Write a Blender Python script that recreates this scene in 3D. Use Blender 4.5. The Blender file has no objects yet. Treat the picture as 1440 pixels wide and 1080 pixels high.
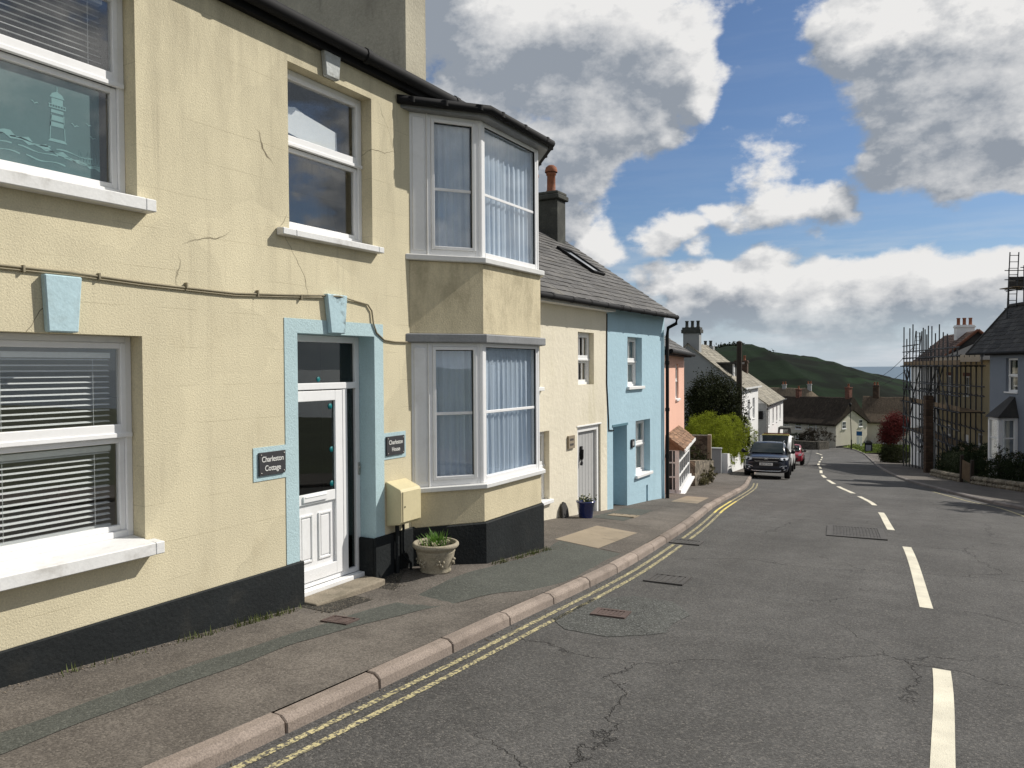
import bpy, bmesh, math, random
from mathutils import Vector, Matrix
R = math.radians
rnd = random.Random(7)
scene = bpy.context.scene
COL = scene.collection

# ------------------------------------------------------------------ mesh builder
class MB:
    """collects shapes and links them as ONE mesh object"""
    def __init__(s):
        s.v = []; s.f = []; s.mi = []; s.t = []; s.sm = []; s.M = None
    def add(s, vs, fs, mi=0, tint=0.0, smooth=False):
        b = len(s.v)
        for p in vs:
            p = Vector(p)
            if s.M is not None: p = s.M @ p
            s.v.append(p); s.t.append(tint)
        for f in fs:
            s.f.append([b + i for i in f]); s.mi.append(mi); s.sm.append(smooth)
    def box(s, x0, x1, y0, y1, z0, z1, mi=0, tint=0.0):
        if x1 < x0: x0, x1 = x1, x0
        if y1 < y0: y0, y1 = y1, y0
        if z1 < z0: z0, z1 = z1, z0
        s.add([(x0,y0,z0),(x1,y0,z0),(x1,y1,z0),(x0,y1,z0),(x0,y0,z1),(x1,y0,z1),(x1,y1,z1),(x0,y1,z1)],
              [(0,3,2,1),(4,5,6,7),(0,1,5,4),(1,2,6,5),(2,3,7,6),(3,0,4,7)], mi, tint)
    def prism(s, poly, z0, z1, mi=0, tint=0.0):
        """vertical prism over an xy polygon (counter-clockwise seen from above)"""
        n = len(poly); a = sum(poly[i][0]*poly[(i+1)%n][1]-poly[(i+1)%n][0]*poly[i][1] for i in range(n))
        if a < 0: poly = poly[::-1]
        vs = [(p[0],p[1],z0) for p in poly] + [(p[0],p[1],z1) for p in poly]
        fs = [tuple(range(n-1,-1,-1)), tuple(range(n,2*n))] + [(i,(i+1)%n,n+(i+1)%n,n+i) for i in range(n)]
        s.add(vs, fs, mi, tint)
    def slab(s, poly, y0, y1, mi=0, tint=0.0):
        """xz polygon extruded along y"""
        n = len(poly)
        a = sum(poly[i][0]*poly[(i+1)%n][1]-poly[(i+1)%n][0]*poly[i][1] for i in range(n))
        if a < 0: poly = poly[::-1]
        vs = [(p[0],y0,p[1]) for p in poly] + [(p[0],y1,p[1]) for p in poly]
        fs = [tuple(range(n)), tuple(range(2*n-1,n-1,-1))] + [((i+1)%n,i,n+i,n+(i+1)%n) for i in range(n)]
        s.add(vs, fs, mi, tint)
    def sect(s, poly, x0, x1, mi=0, tint=0.0):
        """yz polygon extruded along x"""
        n = len(poly)
        a = sum(poly[i][0]*poly[(i+1)%n][1]-poly[(i+1)%n][0]*poly[i][1] for i in range(n))
        if a < 0: poly = poly[::-1]
        vs = [(x0,p[0],p[1]) for p in poly] + [(x1,p[0],p[1]) for p in poly]
        fs = [tuple(range(n-1,-1,-1)), tuple(range(n,2*n))] + [(i,(i+1)%n,n+(i+1)%n,n+i) for i in range(n)]
        s.add(vs, fs, mi, tint)
    def tube(s, pts, r, n=8, mi=0, tint=0.0, r1=None, smooth=True):
        pts = [Vector(p) for p in pts]; rings = []
        m = len(pts)
        for i, p in enumerate(pts):
            d = (pts[min(i+1,m-1)] - pts[max(i-1,0)]).normalized()
            up = Vector((0,0,1)) if abs(d.z) < .95 else Vector((1,0,0))
            a = d.cross(up).normalized(); b = d.cross(a).normalized()
            rr = r if r1 is None else r + (r1-r)*i/(m-1)
            rings.append([p + a*rr*math.cos(2*math.pi*k/n) + b*rr*math.sin(2*math.pi*k/n) for k in range(n)])
        vs = [q for g in rings for q in g]
        fs = []
        for i in range(m-1):
            for k in range(n):
                fs.append((i*n+k, i*n+(k+1)%n, (i+1)*n+(k+1)%n, (i+1)*n+k))
        s.add(vs, fs, mi, tint, smooth)
        b = len(vs)
        s.add(rings[0], [tuple(range(n-1,-1,-1))], mi, tint); s.add(rings[-1], [tuple(range(n))], mi, tint)
    def lathe(s, prof, c=(0,0,0), n=24, mi=0, axis='z', tint=0.0, smooth=True):
        vs = []
        for r, h in prof:
            for k in range(n):
                a = 2*math.pi*k/n
                if axis == 'z': vs.append((c[0]+r*math.cos(a), c[1]+r*math.sin(a), c[2]+h))
                elif axis == 'x': vs.append((c[0]+h, c[1]+r*math.cos(a), c[2]+r*math.sin(a)))
                else: vs.append((c[0]+r*math.cos(a), c[1]+h, c[2]+r*math.sin(a)))
        fs = []
        for i in range(len(prof)-1):
            for k in range(n):
                fs.append((i*n+k, i*n+(k+1)%n, (i+1)*n+(k+1)%n, (i+1)*n+k))
        s.add(vs, fs, mi, tint, smooth)
    def quad(s, a, b, c, d, mi=0, tint=0.0):
        s.add([a,b,c,d], [(0,1,2,3)], mi, tint)
    def wall(s, x0, x1, z0, z1, holes, y=0.0, mi=0, edges=None):
        """vertical panel in the plane y with holes (x0,x1,z0,z1,depth[,mi]) and their reveals; z1 may be a function of x"""
        xs = sorted(set([x0,x1] + [h[i] for h in holes for i in (0,1)])); zs = sorted(set([z0,z1] + [h[i] for h in holes for i in (2,3)]))
        for i in range(len(xs)-1):
            for j in range(len(zs)-1):
                cx = (xs[i]+xs[i+1])/2; cz = (zs[j]+zs[j+1])/2
                if any(h[0] < cx < h[1] and h[2] < cz < h[3] for h in holes): continue
                s.quad((xs[i],y,zs[j]),(xs[i+1],y,zs[j]),(xs[i+1],y,zs[j+1]),(xs[i],y,zs[j+1]), mi)
        for h in holes:
            a,b,c,d,dp = h[:5]; m = h[5] if len(h) > 5 else mi
            e = y+dp
            s.quad((a,y,c),(a,y,d),(a,e,d),(a,e,c), m); s.quad((b,y,d),(b,y,c),(b,e,c),(b,e,d), m)
            s.quad((a,y,d),(b,y,d),(b,e,d),(a,e,d), m); s.quad((b,y,c),(a,y,c),(a,e,c),(b,e,c), m)
    def leaves(s, n, pos, size, up=.0, mi=0, tv=.35):
        """n small leaf faces at the points pos() yields"""
        for _ in range(n):
            p = Vector(pos()); sz = size*rnd.uniform(.6,1.35)
            d = Vector((rnd.gauss(0,1),rnd.gauss(0,1),rnd.gauss(0,1)+up)).normalized()
            a = d.orthogonal().normalized(); a.rotate(Matrix.Rotation(rnd.uniform(0,6.28),3,d)); b = d.cross(a)
            s.add([p-a*sz, p-b*sz*.45, p+a*sz, p+b*sz*.45], [(0,1,2,3)], mi, rnd.uniform(-tv,tv))
    def build(s, name, mats, parent=None, shift=(0,0,0), bevel=0, seg=1, smooth_angle=None):
        me = bpy.data.meshes.new(name)
        sh = Vector(shift)
        me.from_pydata([tuple(p-sh) for p in s.v], [], s.f)
        if not isinstance(mats, (list,tuple)): mats = [mats]
        for m in mats: me.materials.append(m)
        me.polygons.foreach_set('material_index', s.mi)
        me.polygons.foreach_set('use_smooth', s.sm)
        if any(s.t):
            at = me.attributes.new('tint','FLOAT','POINT'); at.data.foreach_set('value', s.t)
        me.update()
        o = bpy.data.objects.new(name, me); COL.objects.link(o)
        if parent is not None: o.parent = parent
        if bevel:
            md = o.modifiers.new('bevel','BEVEL'); md.width = bevel; md.segments = seg; md.limit_method = 'ANGLE'; md.angle_limit = R(40)
        return o

def tag(o, label=None, cat=None, group=None, kind=None):
    if label: o['label'] = label
    if cat: o['category'] = cat
    if group: o['group'] = group
    if kind: o['kind'] = kind
    return o

class Thing:
    """an Empty at a thing's base; geometry is given in a frame whose own origin sits at `frame`, turned by rz"""
    def __init__(s, name, label, cat, frame, rz=0.0, base=(0,0,0), group=None):
        s.root = bpy.data.objects.new(name, None); COL.objects.link(s.root)
        s.base = Vector(base)
        s.root.location = Vector(frame) + Matrix.Rotation(rz,3,'Z') @ s.base
        s.root.rotation_euler = (0,0,rz); s.root.empty_display_size = .3
        tag(s.root, label, cat, group)
    def part(s, name, mb, mats, parent=None, label=None, **k):
        o = mb.build(name, mats, parent or s.root, s.base, **k)
        if label: o['label'] = label
        return o

def copy_tree(o, parent=None):
    c = o.copy(); COL.objects.link(c)
    if parent is not None: c.parent = parent
    for ch in list(o.children): copy_tree(ch, c)
    return c

def interp(pts, x):
    if x <= pts[0][0]: return pts[0][1]
    for i in range(len(pts)-1):
        if x <= pts[i+1][0]:
            # Catmull-Rom through neighbours for a smooth line
            x0,y0 = pts[i]; x1,y1 = pts[i+1]
            xm,ym = pts[i-1] if i else (2*x0-x1, 2*y0-y1); xp,yp = pts[i+2] if i+2 < len(pts) else (2*x1-x0, 2*y1-y0)
            t = (x-x0)/(x1-x0); m0 = (y1-ym)/(x1-xm)*(x1-x0); m1 = (yp-y0)/(xp-x0)*(x1-x0)
            return (2*t**3-3*t*t+1)*y0+(t**3-2*t*t+t)*m0+(-2*t**3+3*t*t)*y1+(t**3-t*t)*m1
    return pts[-1][1]

# ------------------------------------------------------------------ materials
class NT:
    def __init__(s, m):
        m.use_nodes = True; s.t = m.node_tree; s.t.nodes.clear()
    def n(s, kind, ins=None, **props):
        nd = s.t.nodes.new(kind)
        for k, v in props.items(): setattr(nd, k, v)
        for k, v in (ins or {}).items():
            sock = nd.inputs[k]
            if isinstance(v, bpy.types.NodeSocket): s.t.links.new(v, sock)
            else: sock.default_value = v
        return nd
    def math(s, op, a, b=None, c=None, clamp=False):
        ins = {0: a}
        if b is not None: ins[1] = b
        if c is not None: ins[2] = c
        return s.n('ShaderNodeMath', ins, operation=op, use_clamp=clamp).outputs[0]
    def noise(s, vec, scale, detail=2, rough=.5, dist=0, col=False):
        nd = s.n('ShaderNodeTexNoise', {'Vector': vec, 'Scale': scale, 'Detail': detail, 'Roughness': rough, 'Distortion': dist})
        return nd.outputs['Color' if col else 'Fac']
    def rng(s, v, a, b, c, d, smooth=True):
        return s.n('ShaderNodeMapRange', {'Value': v, 'From Min': a, 'From Max': b, 'To Min': c, 'To Max': d}, interpolation_type='SMOOTHSTEP' if smooth else 'LINEAR').outputs[0]
    def mix(s, f, a, b, blend='MIX'):
        nd = s.n('ShaderNodeMix', data_type='RGBA', blend_type=blend)
        for i, v in ((0,f),(6,a),(7,b)):
            if isinstance(v, bpy.types.NodeSocket): s.t.links.new(v, nd.inputs[i])
            else: nd.inputs[i].default_value = v if i == 0 else (tuple(v)+(1,))[:4]
        return nd.outputs[2]
    def vmul(s, v, sc):
        return s.n('ShaderNodeVectorMath', {0: v, 1: sc}, operation='MULTIPLY').outputs[0]
    def scale(s, c, f):
        return s.n('ShaderNodeVectorMath', {0: c, 'Scale': f}, operation='SCALE').outputs[0]

def c4(c): return (c[0],c[1],c[2],1)

def mat(name, col, rough=.8, var=.12, vs=2.0, fine=.1, fs=60, bump=.0, bs=60, bd=3, spec=.3, metal=0, stain=None, coat=0, streak=False, extra=None, vscale=(1,1,1), sheen=0, trans=0):
    """principled surface whose base colour varies by broad and fine noise; stain=(colour, amount, scale)"""
    m = bpy.data.materials.new(name); t = NT(m)
    co = t.n('ShaderNodeTexCoord').outputs['Object']
    cv = t.vmul(co, vscale) if vscale != (1,1,1) else co
    f1 = t.rng(t.noise(cv, vs, 3, .6), .25, .75, 1-var, 1+var, False)
    f2 = t.rng(t.noise(cv, fs, 2, .6), .25, .75, 1-fine, 1+fine, False)
    tint = t.math('ADD', t.n('ShaderNodeAttribute', attribute_name='tint').outputs['Fac'], 1.0)
    f = t.math('MULTIPLY', t.math('MULTIPLY', f1, f2), tint)
    base = t.n('ShaderNodeRGB'); base.outputs[0].default_value = c4(col)
    c = base.outputs[0]
    if stain:
        sc = t.vmul(co, (1,1,.22)) if streak else co
        k = t.rng(t.noise(sc, stain[2], 5, .65, .3), .5-.0, .78, 0, stain[1])
        c = t.mix(k, c, stain[0])
    if extra: c = extra(t, co, c)
    c = t.scale(c, f)
    p = t.n('ShaderNodeBsdfPrincipled', {'Base Color': c, 'Roughness': rough, 'Metallic': metal, 'Specular IOR Level': spec, 'Coat Weight': coat, 'Coat Roughness': .05})
    if bump:
        h = t.noise(cv, bs, bd, .6)
        b = t.n('ShaderNodeBump', {'Strength': 1.0, 'Distance': bump, 'Height': h})
        t.t.links.new(b.outputs[0], p.inputs['Normal'])
    sh = p.outputs[0]
    if trans:
        tr = t.n('ShaderNodeBsdfTranslucent', {'Color': c})
        sh = t.n('ShaderNodeMixShader', {0: trans, 1: sh, 2: tr.outputs[0]}).outputs[0]
    o = t.n('ShaderNodeOutputMaterial', {'Surface': sh})
    return m

def glass_mat(name, tint=(.9,.93,.92), f0=.10, wav=.25):
    m = bpy.data.materials.new(name); t = NT(m)
    geo = t.n('ShaderNodeNewGeometry')
    cs = t.math('ABSOLUTE', t.n('ShaderNodeVectorMath', {0: geo.outputs['Normal'], 1: geo.outputs['Incoming']}, operation='DOT_PRODUCT').outputs['Value'])
    fr = t.math('ADD', f0, t.math('MULTIPLY', 1-f0, t.math('POWER', t.math('SUBTRACT', 1.0, cs, clamp=True), 5.0)), clamp=True)
    co = t.n('ShaderNodeTexCoord').outputs['Object']
    b = t.n('ShaderNodeBump', {'Strength': wav, 'Distance': .004, 'Height': t.noise(co, 1.6, 1)})
    tr = t.n('ShaderNodeBsdfTransparent', {'Color': c4(tint)}); gl = t.n('ShaderNodeBsdfGlossy', {'Color': (1,1,1,1), 'Roughness': .006, 'Normal': b.outputs[0]})
    mx = t.n('ShaderNodeMixShader', {0: fr, 1: tr.outputs[0], 2: gl.outputs[0]})
    t.n('ShaderNodeOutputMaterial', {'Surface': mx.outputs[0]})
    return m
# ------------------------------------------------------------------ the lie of the land (metres; the street falls towards +y)
HY = [(-20,1.3),(-8,.55),(0,0.0),(6,-.42),(12,-.86),(16.5,-1.2),(24,-1.93),(32.7,-2.74),(45,-4.0),(60,-5.4),(80,-7.2),(90,-8.0),(105,-8.9),(120,-9.6),(140,-10.5)]
def G(y):
    if y <= HY[0][0]: return HY[0][1]
    for i in range(len(HY)-1):
        if y <= HY[i+1][0]:
            a,b = HY[i],HY[i+1]; return a[1]+(b[1]-a[1])*(y-a[0])/(b[0]-a[0])
    return HY[-1][1] - (y-140)*.06
KL = [(-14,-3.52),(2.4,-3.47),(6,-3.58),(8.56,-3.68),(11,-3.92),(13.75,-4.27),(17.6,-4.87),(25.3,-5.98),(28.5,-6.6),(35,-7.9),(43,-9.4),(53,-11.0),(62,-12.4),(75,-14.0),(84,-15.0)]
KR = [(-14,3.7),(8,3.5),(15,2.9),(20,2.25),(24.6,1.61),(26.8,.87),(35.5,-1.07),(47.3,-2.82),(64,-4.9),(85,-7.3),(97,-8.9),(106,-10.6),(112,-12.6),(117,-16)]
CL = [(-6,0.02),(4.9,-.05),(6.8,-.08),(9.1,-.25),(13.7,-.66),(15.8,-1.02),(19.4,-1.45),(22.7,-1.93),(25.3,-2.5),(27.2,-2.95),(29.8,-3.6),(34.7,-4.6),(43.3,-6.1),(52.8,-7.5),(62.6,-9.05),(80,-11.3),(90,-12.6)]
def kl(y): return interp(KL, y)
def kr(y): return interp(KR, y)
CAMBER = [(5.9,0),(6.5,.10),(9,.085),(11.5,.06),(14,.0)]
def camb(y):
    if y < 5.9 or y > 14: return 0.0
    for i in range(len(CAMBER)-1):
        if y <= CAMBER[i+1][0]:
            a,b = CAMBER[i],CAMBER[i+1]; return a[1]+(b[1]-a[1])*(y-a[0])/(b[0]-a[0])
    return 0
def pav(x, y):
    """height of the left-hand pavement"""
    return G(y)+.1+camb(y)*min(1,max(0,(kl(y)-.13-x)/.9))
def site(right, depth):
    """plan position from metres to the right of, and ahead along, the bearing 30 degrees left of the street"""
    c,s = math.cos(R(30)), math.sin(R(30))
    return (right*c - depth*s, right*s + depth*c)
def frange(a, b, st):
    n = max(1,int(round((b-a)/st))); return [a+(b-a)*i/n for i in range(n+1)]

def ribbon(mb, ys, left, right, z, n=6, mi=0):
    rows = []
    for y in ys:
        l, r = left(y), right(y)
        rows.append([(l+(r-l)*k/n, y, z(l+(r-l)*k/n, y)) for k in range(n+1)])
    vs = [p for r in rows for p in r]; w = n+1; fs = []
    for i in range(len(ys)-1):
        for k in range(n): fs.append((i*w+k, i*w+k+1, (i+1)*w+k+1, (i+1)*w+k))
    mb.add(vs, fs, mi, smooth=True)

# ---- asphalt with speckle, patches, cracks
def asphalt(name, col, crack=.8, light=(.19,.175,.155), pat=.16, seed=0.0, rough=.9, bump=.006, speck=.5):
    m = bpy.data.materials.new(name); t = NT(m)
    co = t.n('ShaderNodeTexCoord').outputs['Object']
    co = t.n('ShaderNodeVectorMath', {0: co, 1: (seed,seed*2,0)}, operation='ADD').outputs[0]
    flat = t.vmul(co, (1,1,.15))
    big = t.rng(t.noise(flat, .35, 4, .6), .3, .7, 1-pat, 1+pat, False)
    mid = t.rng(t.noise(flat, 2.6, 4, .65), .3, .7, 1-pat*.7, 1+pat*.7, False)
    # wheel-worn lengthwise bands
    lng = t.rng(t.noise(t.vmul(co,(1,.05,.0)), 1.1, 3, .6), .3, .7, .84, 1.15, False)
    v = t.n('ShaderNodeTexVoronoi', {'Vector': co, 'Scale': 95.0, 'Randomness': 1.0}, feature='F1')
    sp = t.n('ShaderNodeSeparateColor', {0: v.outputs['Color']}).outputs[0]
    stone = t.rng(sp, .0, 1, 1-speck*.9, 1+speck*.9, False)
    pale = t.rng(sp, .86, .97, 0, .55*speck*2)
    base = t.n('ShaderNodeRGB'); base.outputs[0].default_value = c4(col)
    c = t.scale(base.outputs[0], t.math('MULTIPLY', t.math('MULTIPLY', big, mid), t.math('MULTIPLY', stone, lng)))
    c = t.mix(pale, c, light)
    # cracks: edges of big warped cells, broken up by a mask
    w = t.n('ShaderNodeVectorMath', {0: flat, 1: t.scale(t.noise(flat, 2.2, 5, .65, col=True), .55)}, operation='ADD').outputs[0]
    vc = t.n('ShaderNodeTexVoronoi', {'Vector': w, 'Scale': .42}, feature='DISTANCE_TO_EDGE').outputs['Distance']
    msk = t.rng(t.noise(flat, .55, 3, .6), .44, .54, 0, 1)
    cr = t.math('MULTIPLY', t.rng(vc, .0005, .0045, 1, 0), t.math('MULTIPLY', msk, crack))
    c = t.mix(cr, c, (.016,.015,.014))
    hgt = t.math('SUBTRACT', t.math('ADD', t.math('MULTIPLY', v.outputs['Distance'], -.6), t.math('MULTIPLY', t.noise(co, 190, 2, .6), .5)), t.math('MULTIPLY', cr, 3.0))
    b = t.n('ShaderNodeBump', {'Strength': 1.0, 'Distance': bump, 'Height': hgt})
    p = t.n('ShaderNodeBsdfPrincipled', {'Base Color': c, 'Roughness': rough, 'Specular IOR Level': .25, 'Normal': b.outputs[0]})
    t.n('ShaderNodeOutputMaterial', {'Surface': p.outputs[0]})
    return m

def paint_mat(name, col, under, wear, scale=26):
    """road paint worn through to the asphalt in flecks"""
    m = bpy.data.materials.new(name); t = NT(m)
    co = t.n('ShaderNodeTexCoord').outputs['Object']
    f = t.rng(t.noise(co, scale, 4, .7), wear-.06, wear+.07, 0, 1)
    c = t.mix(f, under, col)
    c = t.scale(c, t.rng(t.noise(co, 3, 3, .6), .3, .7, .82, 1.12, False))
    b = t.n('ShaderNodeBump', {'Strength': 1.0, 'Distance': .004, 'Height': t.noise(co, 120, 2, .6)})
    p = t.n('ShaderNodeBsdfPrincipled', {'Base Color': c, 'Roughness': .75, 'Specular IOR Level': .3, 'Normal': b.outputs[0]})
    t.n('ShaderNodeOutputMaterial', {'Surface': p.outputs[0]})
    return m

M = {}
M['road'] = asphalt('worn grey asphalt', (.080,.0775,.074), bump=.005, speck=.42, crack=.6, pat=.2)
M['pave'] = asphalt('brown-grey pavement tarmac', (.112,.099,.086), crack=.3, light=(.20,.18,.155), seed=3.1, bump=.003, speck=.36, pat=.26)
M['trench'] = asphalt('newer dark trench tarmac', (.076,.080,.070), crack=0, light=(.17,.17,.15), seed=5.7, bump=.003, speck=.3, pat=.1)
M['rough'] = asphalt('coarse dark patch tarmac', (.055,.050,.042), crack=.0, light=(.2,.18,.14), seed=8.2, bump=.012, speck=.7)
M['aggr'] = asphalt('coarse grey-green surround', (.085,.087,.081), crack=.2, light=(.22,.225,.215), seed=4.2, bump=.008, speck=.6)
M['slab'] = mat('weathered concrete slab', (.27,.225,.165), .9, .16, 1.5, .14, 90, .003, 120, stain=((.14,.115,.085),.7,2.4))
M['kerb'] = mat('pinkish granite-faced kerb', (.255,.21,.178), .92, .2, 1.1, .34, 90, .003, 150, stain=((.13,.105,.085),.7,4.5))
M['white_line'] = paint_mat('cream-white road paint', (.66,.62,.50), (.09,.085,.08), .30)
M['yellow_line'] = paint_mat('faded yellow road paint', (.50,.44,.24), (.085,.08,.07), .50, 38)
M['yellow_fresh'] = paint_mat('fresh yellow road paint', (.66,.55,.16), (.095,.09,.075), .30, 30)
M['iron'] = mat('worn cast iron', (.068,.064,.06), .75, .2, 6, .2, 90, .002, 90)
M['iron_red'] = mat('rusty cover iron', (.095,.068,.06), .8, .25, 8, .25, 80, .002, 90)
M['earth'] = mat('rough field ground', (.05,.062,.028), .95, .3, .05, .2, 1.5)
M['hill'] = None

# ---- ground sheet
def ground_z(x, y):
    s = min(max(y,-400),150)
    z = G(s) - .16
    if y > 150: z = G(150)-.16 - (y-150)*.085
    if y > 140 and z < -62: z = -62
    if x < -30: z += min(4,(-30-x)*.03)
    return z
mb = MB()
xs = [-2600,-1200,-500,-250,-120,-70,-45,-30,-22]+[i for i in range(-18,13,2)]+[16,22,30,45,70,120,250,500,1200,2600]
ys = [-400,-150,-60,-30]+[i for i in range(-20,141,4)]+[150,170,200,260,340,450,600,800,1200,2000,3200]
vs = [(x,y,ground_z(x,y)) for y in ys for x in xs]; w = len(xs)
mb.add(vs, [(j*w+i, j*w+i+1, (j+1)*w+i+1, (j+1)*w+i) for j in range(len(ys)-1) for i in range(len(xs)-1)], smooth=True)
tag(mb.build('ground', M['earth']), kind='structure')

# ---- road: straight past the near houses, bending left, then turning left below the thatched cottages
def road_l(y):
    if y < 84: return kl(y)+.10
    if y < 88: return -15.0 - (y-84)*3.0
    return -27 - (y-88)*2.2
def road_r(y): return kr(y)-.10
mb = MB()
ribbon(mb, frange(-14,84,1.0)+[84.5,85.5,86.5,88,90,93,96,99,102,105,108,110,112,113.5,115,116,117], road_l, road_r, lambda x,y: G(y), 12)
tag(mb.build('road', M['road']), kind='structure')

# ---- left pavement (kerb to house fronts), right pavement
def inner_l(y):
    pts = [(-14,-5.6),(9.6,-5.6),(9.7,-6.6),(17.4,-6.6),(17.5,-6.9),(20,-7.6),(26,-8.9),(33,-10.6),(47,-12.6),(62,-14.2),(84,-17)]
    for i in range(len(pts)-1):
        if y <= pts[i+1][0]:
            a,b = pts[i],pts[i+1]; return a[1]+(b[1]-a[1])*(y-a[0])/(b[0]-a[0])
    return pts[-1][1]
mb = MB(); ribbon(mb, frange(-14,84,.5), inner_l, lambda y: kl(y)-.005, pav, 10)
tag(mb.build('pavement', M['pave']), kind='structure')
def inner_r(y):
    pts = [(-14,6.2),(15,5.2),(26,3.4),(33,2.3),(39,.75),(49.5,-.7),(60,-1.6),(76,-3.2),(97,-5.6),(106,-7.5),(114,-10)]
    for i in range(len(pts)-1):
        if y <= pts[i+1][0]:
            a,b = pts[i],pts[i+1]; return a[1]+(b[1]-a[1])*(y-a[0])/(b[0]-a[0])
    return pts[-1][1]
mb = MB(); ribbon(mb, frange(-14,99,1), lambda y: kr(y)+.005, inner_r, lambda x,y: G(y)+.1, 4)
tag(mb.build('pavement', M['pave']), kind='structure')

# ---- kerb stones with open joints
def kerb(curve, side, y0, y1, step):
    mb = MB(); y = y0
    while y < y1:
        L = step*rnd.uniform(.92,1.06) if y < 30 else step*2; e = min(y+L-.012, y1)
        tint = rnd.uniform(-.12,.12); dz = rnd.uniform(-.006,.006)
        nseg = 2
        vs = []; 
        for k in range(nseg+1):
            yy = y+(e-y)*k/nseg; x = curve(yy); g = G(yy)
            for ox, oz in ((0,-.12),(0,.104+dz),(.075,.102+dz),(.118,.072+dz),(.128,-.12)):
                vs.append((x+side*ox, yy, g+oz))
        n = 5; fs = []
        for k in range(nseg):
            for j in range(n):
                a = k*n+j; b = k*n+(j+1)%n
                fs.append((a, a+n, b+n, b) if side > 0 else (a, b, b+n, a+n))
        fs.append((0,1,2,3,4) if side > 0 else (4,3,2,1,0)); q = nseg*n
        fs.append((q+4,q+3,q+2,q+1,q) if side > 0 else (q,q+1,q+2,q+3,q+4))
        mb.add(vs, fs, 0, tint); y += L
    return mb
tag(kerb(kl, 1, -13, 83, .92).build('kerb', M['kerb'], bevel=.008, seg=1), kind='structure')
M['kerb_grey'] = mat('grey kerb', (.2,.18,.165), .9, .15, 2, .1, 60)
tag(kerb(kr, -1, -13, 116, .92).build('kerb', M['kerb_grey']), kind='structure')

# ---- strips laid in the pavement
def strip(name, m, ys, l, r, dz=.004, n=3):
    mb = MB(); ribbon(mb, ys, l, r, lambda x,y: pav(x,y)+dz, n)
    return tag(mb.build(name, m), kind='structure')
def pl(pts):
    def f(y):
        if y <= pts[0][0]: return pts[0][1]
        for i in range(len(pts)-1):
            if y <= pts[i+1][0]:
                a,b = pts[i],pts[i+1]; return a[1]+(b[1]-a[1])*(y-a[0])/(b[0]-a[0])
        return pts[-1][1]
    return f
wob = lambda f, a, s: (lambda y: f(y)+a*math.sin(y*3.1+s)+a*.6*math.sin(y*7.7+s*2))
strip('pavement_trench', M['trench'], frange(-13,9.5,.12), wob(pl([(-13,-4.5),(2.2,-4.46),(4.2,-4.58),(6,-4.52),(8.4,-4.5),(9.5,-4.72)]),.015,1),
      wob(pl([(-13,-4.2),(2.0,-4.18),(4.2,-4.36),(5.5,-4.2),(6.3,-3.98),(6.9,-3.74),(7.4,-3.66),(9.5,-3.84)]),.012,2.5))
strip('pavement_patch', M['rough'], frange(5.02,6.5,.1), pl([(5.0,-5.16),(6.5,-5.16)]), wob(pl([(5.0,-4.78),(5.6,-4.72),(6.1,-4.86),(6.5,-5.1)]),.03,0))
strip('pavement_slab', M['slab'], frange(9.55,11.35,.2), pl([(9.55,-4.84),(11.35,-4.99)]), pl([(9.55,-4.18),(11.35,-4.3)]))
strip('pavement_slab', M['pave'], frange(9.56,11.3,.2), pl([(9.56,-4.16),(11.3,-4.28)]), pl([(9.56,-3.86),(11.3,-4.0)]), .005)
strip('pavement_slab', M['slab'], frange(16.6,18.6,.3), pl([(16.6,-5.5),(18.6,-5.75)]), pl([(16.6,-4.9),(18.6,-5.2)]))
strip('pavement_patch', M['trench'], frange(12.4,14.6,.3), pl([(12.4,-5.6),(14.6,-5.8)]), pl([(12.4,-4.95),(14.6,-5.2)]))

# ---- painted lines
def line(mb, ys, fx, w, dz=.004, mi=0):
    ribbon(mb, ys, lambda y: fx(y)-w/2, lambda y: fx(y)+w/2, lambda x,y: G(y)+dz, 1, mi)
kf = lambda y: kl(y)+.128
mb = MB()
off_in = pl([(-13,.10),(3,.09),(5,.13),(10.4,.12),(30,.16)]); off_out = pl([(-13,.22),(3,.235),(5,.25),(10.4,.24),(30,.28)])
for a,b,mi in ((-13,11.35,0),(12.0,16.0,0),(16.0,19.5,1),(19.5,28.6,0)):
    for of in (off_in, off_out):
        line(mb, frange(a,b,.25), lambda y: kf(y)+of(y), .05, .004, mi)
tag(mb.build('double_yellow_lines', [M['yellow_line'], M['yellow_fresh']]), kind='structure')
mb = MB()
cl = lambda y: interp(CL, y)
for a,b in ((-4.4,.1),(2.3,6.83),(9.1,13.65),(15.75,19.6),(21.9,25.3),(26.6,30.2),(31.8,35.6),(38,42),(45,49.5),(53,57),(60.5,64.5),(68,72),(75.5,79.5),(83,87)):
    line(mb, frange(a,b,.3), cl, .125 if b < 30 else .15)
for (x0,y0),(x1,y1) in (((-13.0,92.5),(-14.2,96.5)),((-15.4,98.4),(-18.4,100.2)),((-20,100.8),(-24,102))):
    n = Vector((y1-y0,x0-x1,0)).normalized()*.09
    mb.quad((x0-n.x,y0-n.y,G(y0)+.004),(x0+n.x,y0+n.y,G(y0)+.004),(x1+n.x,y1+n.y,G(y1)+.004),(x1-n.x,y1-n.y,G(y1)+.004))
tag(mb.build('centre_line', M['white_line']), kind='structure')
mb = MB(); line(mb, frange(18,31,.4), lambda y: kr(y)-.55, .09)
tag(mb.build('edge_line', M['yellow_line']), kind='structure')

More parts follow.
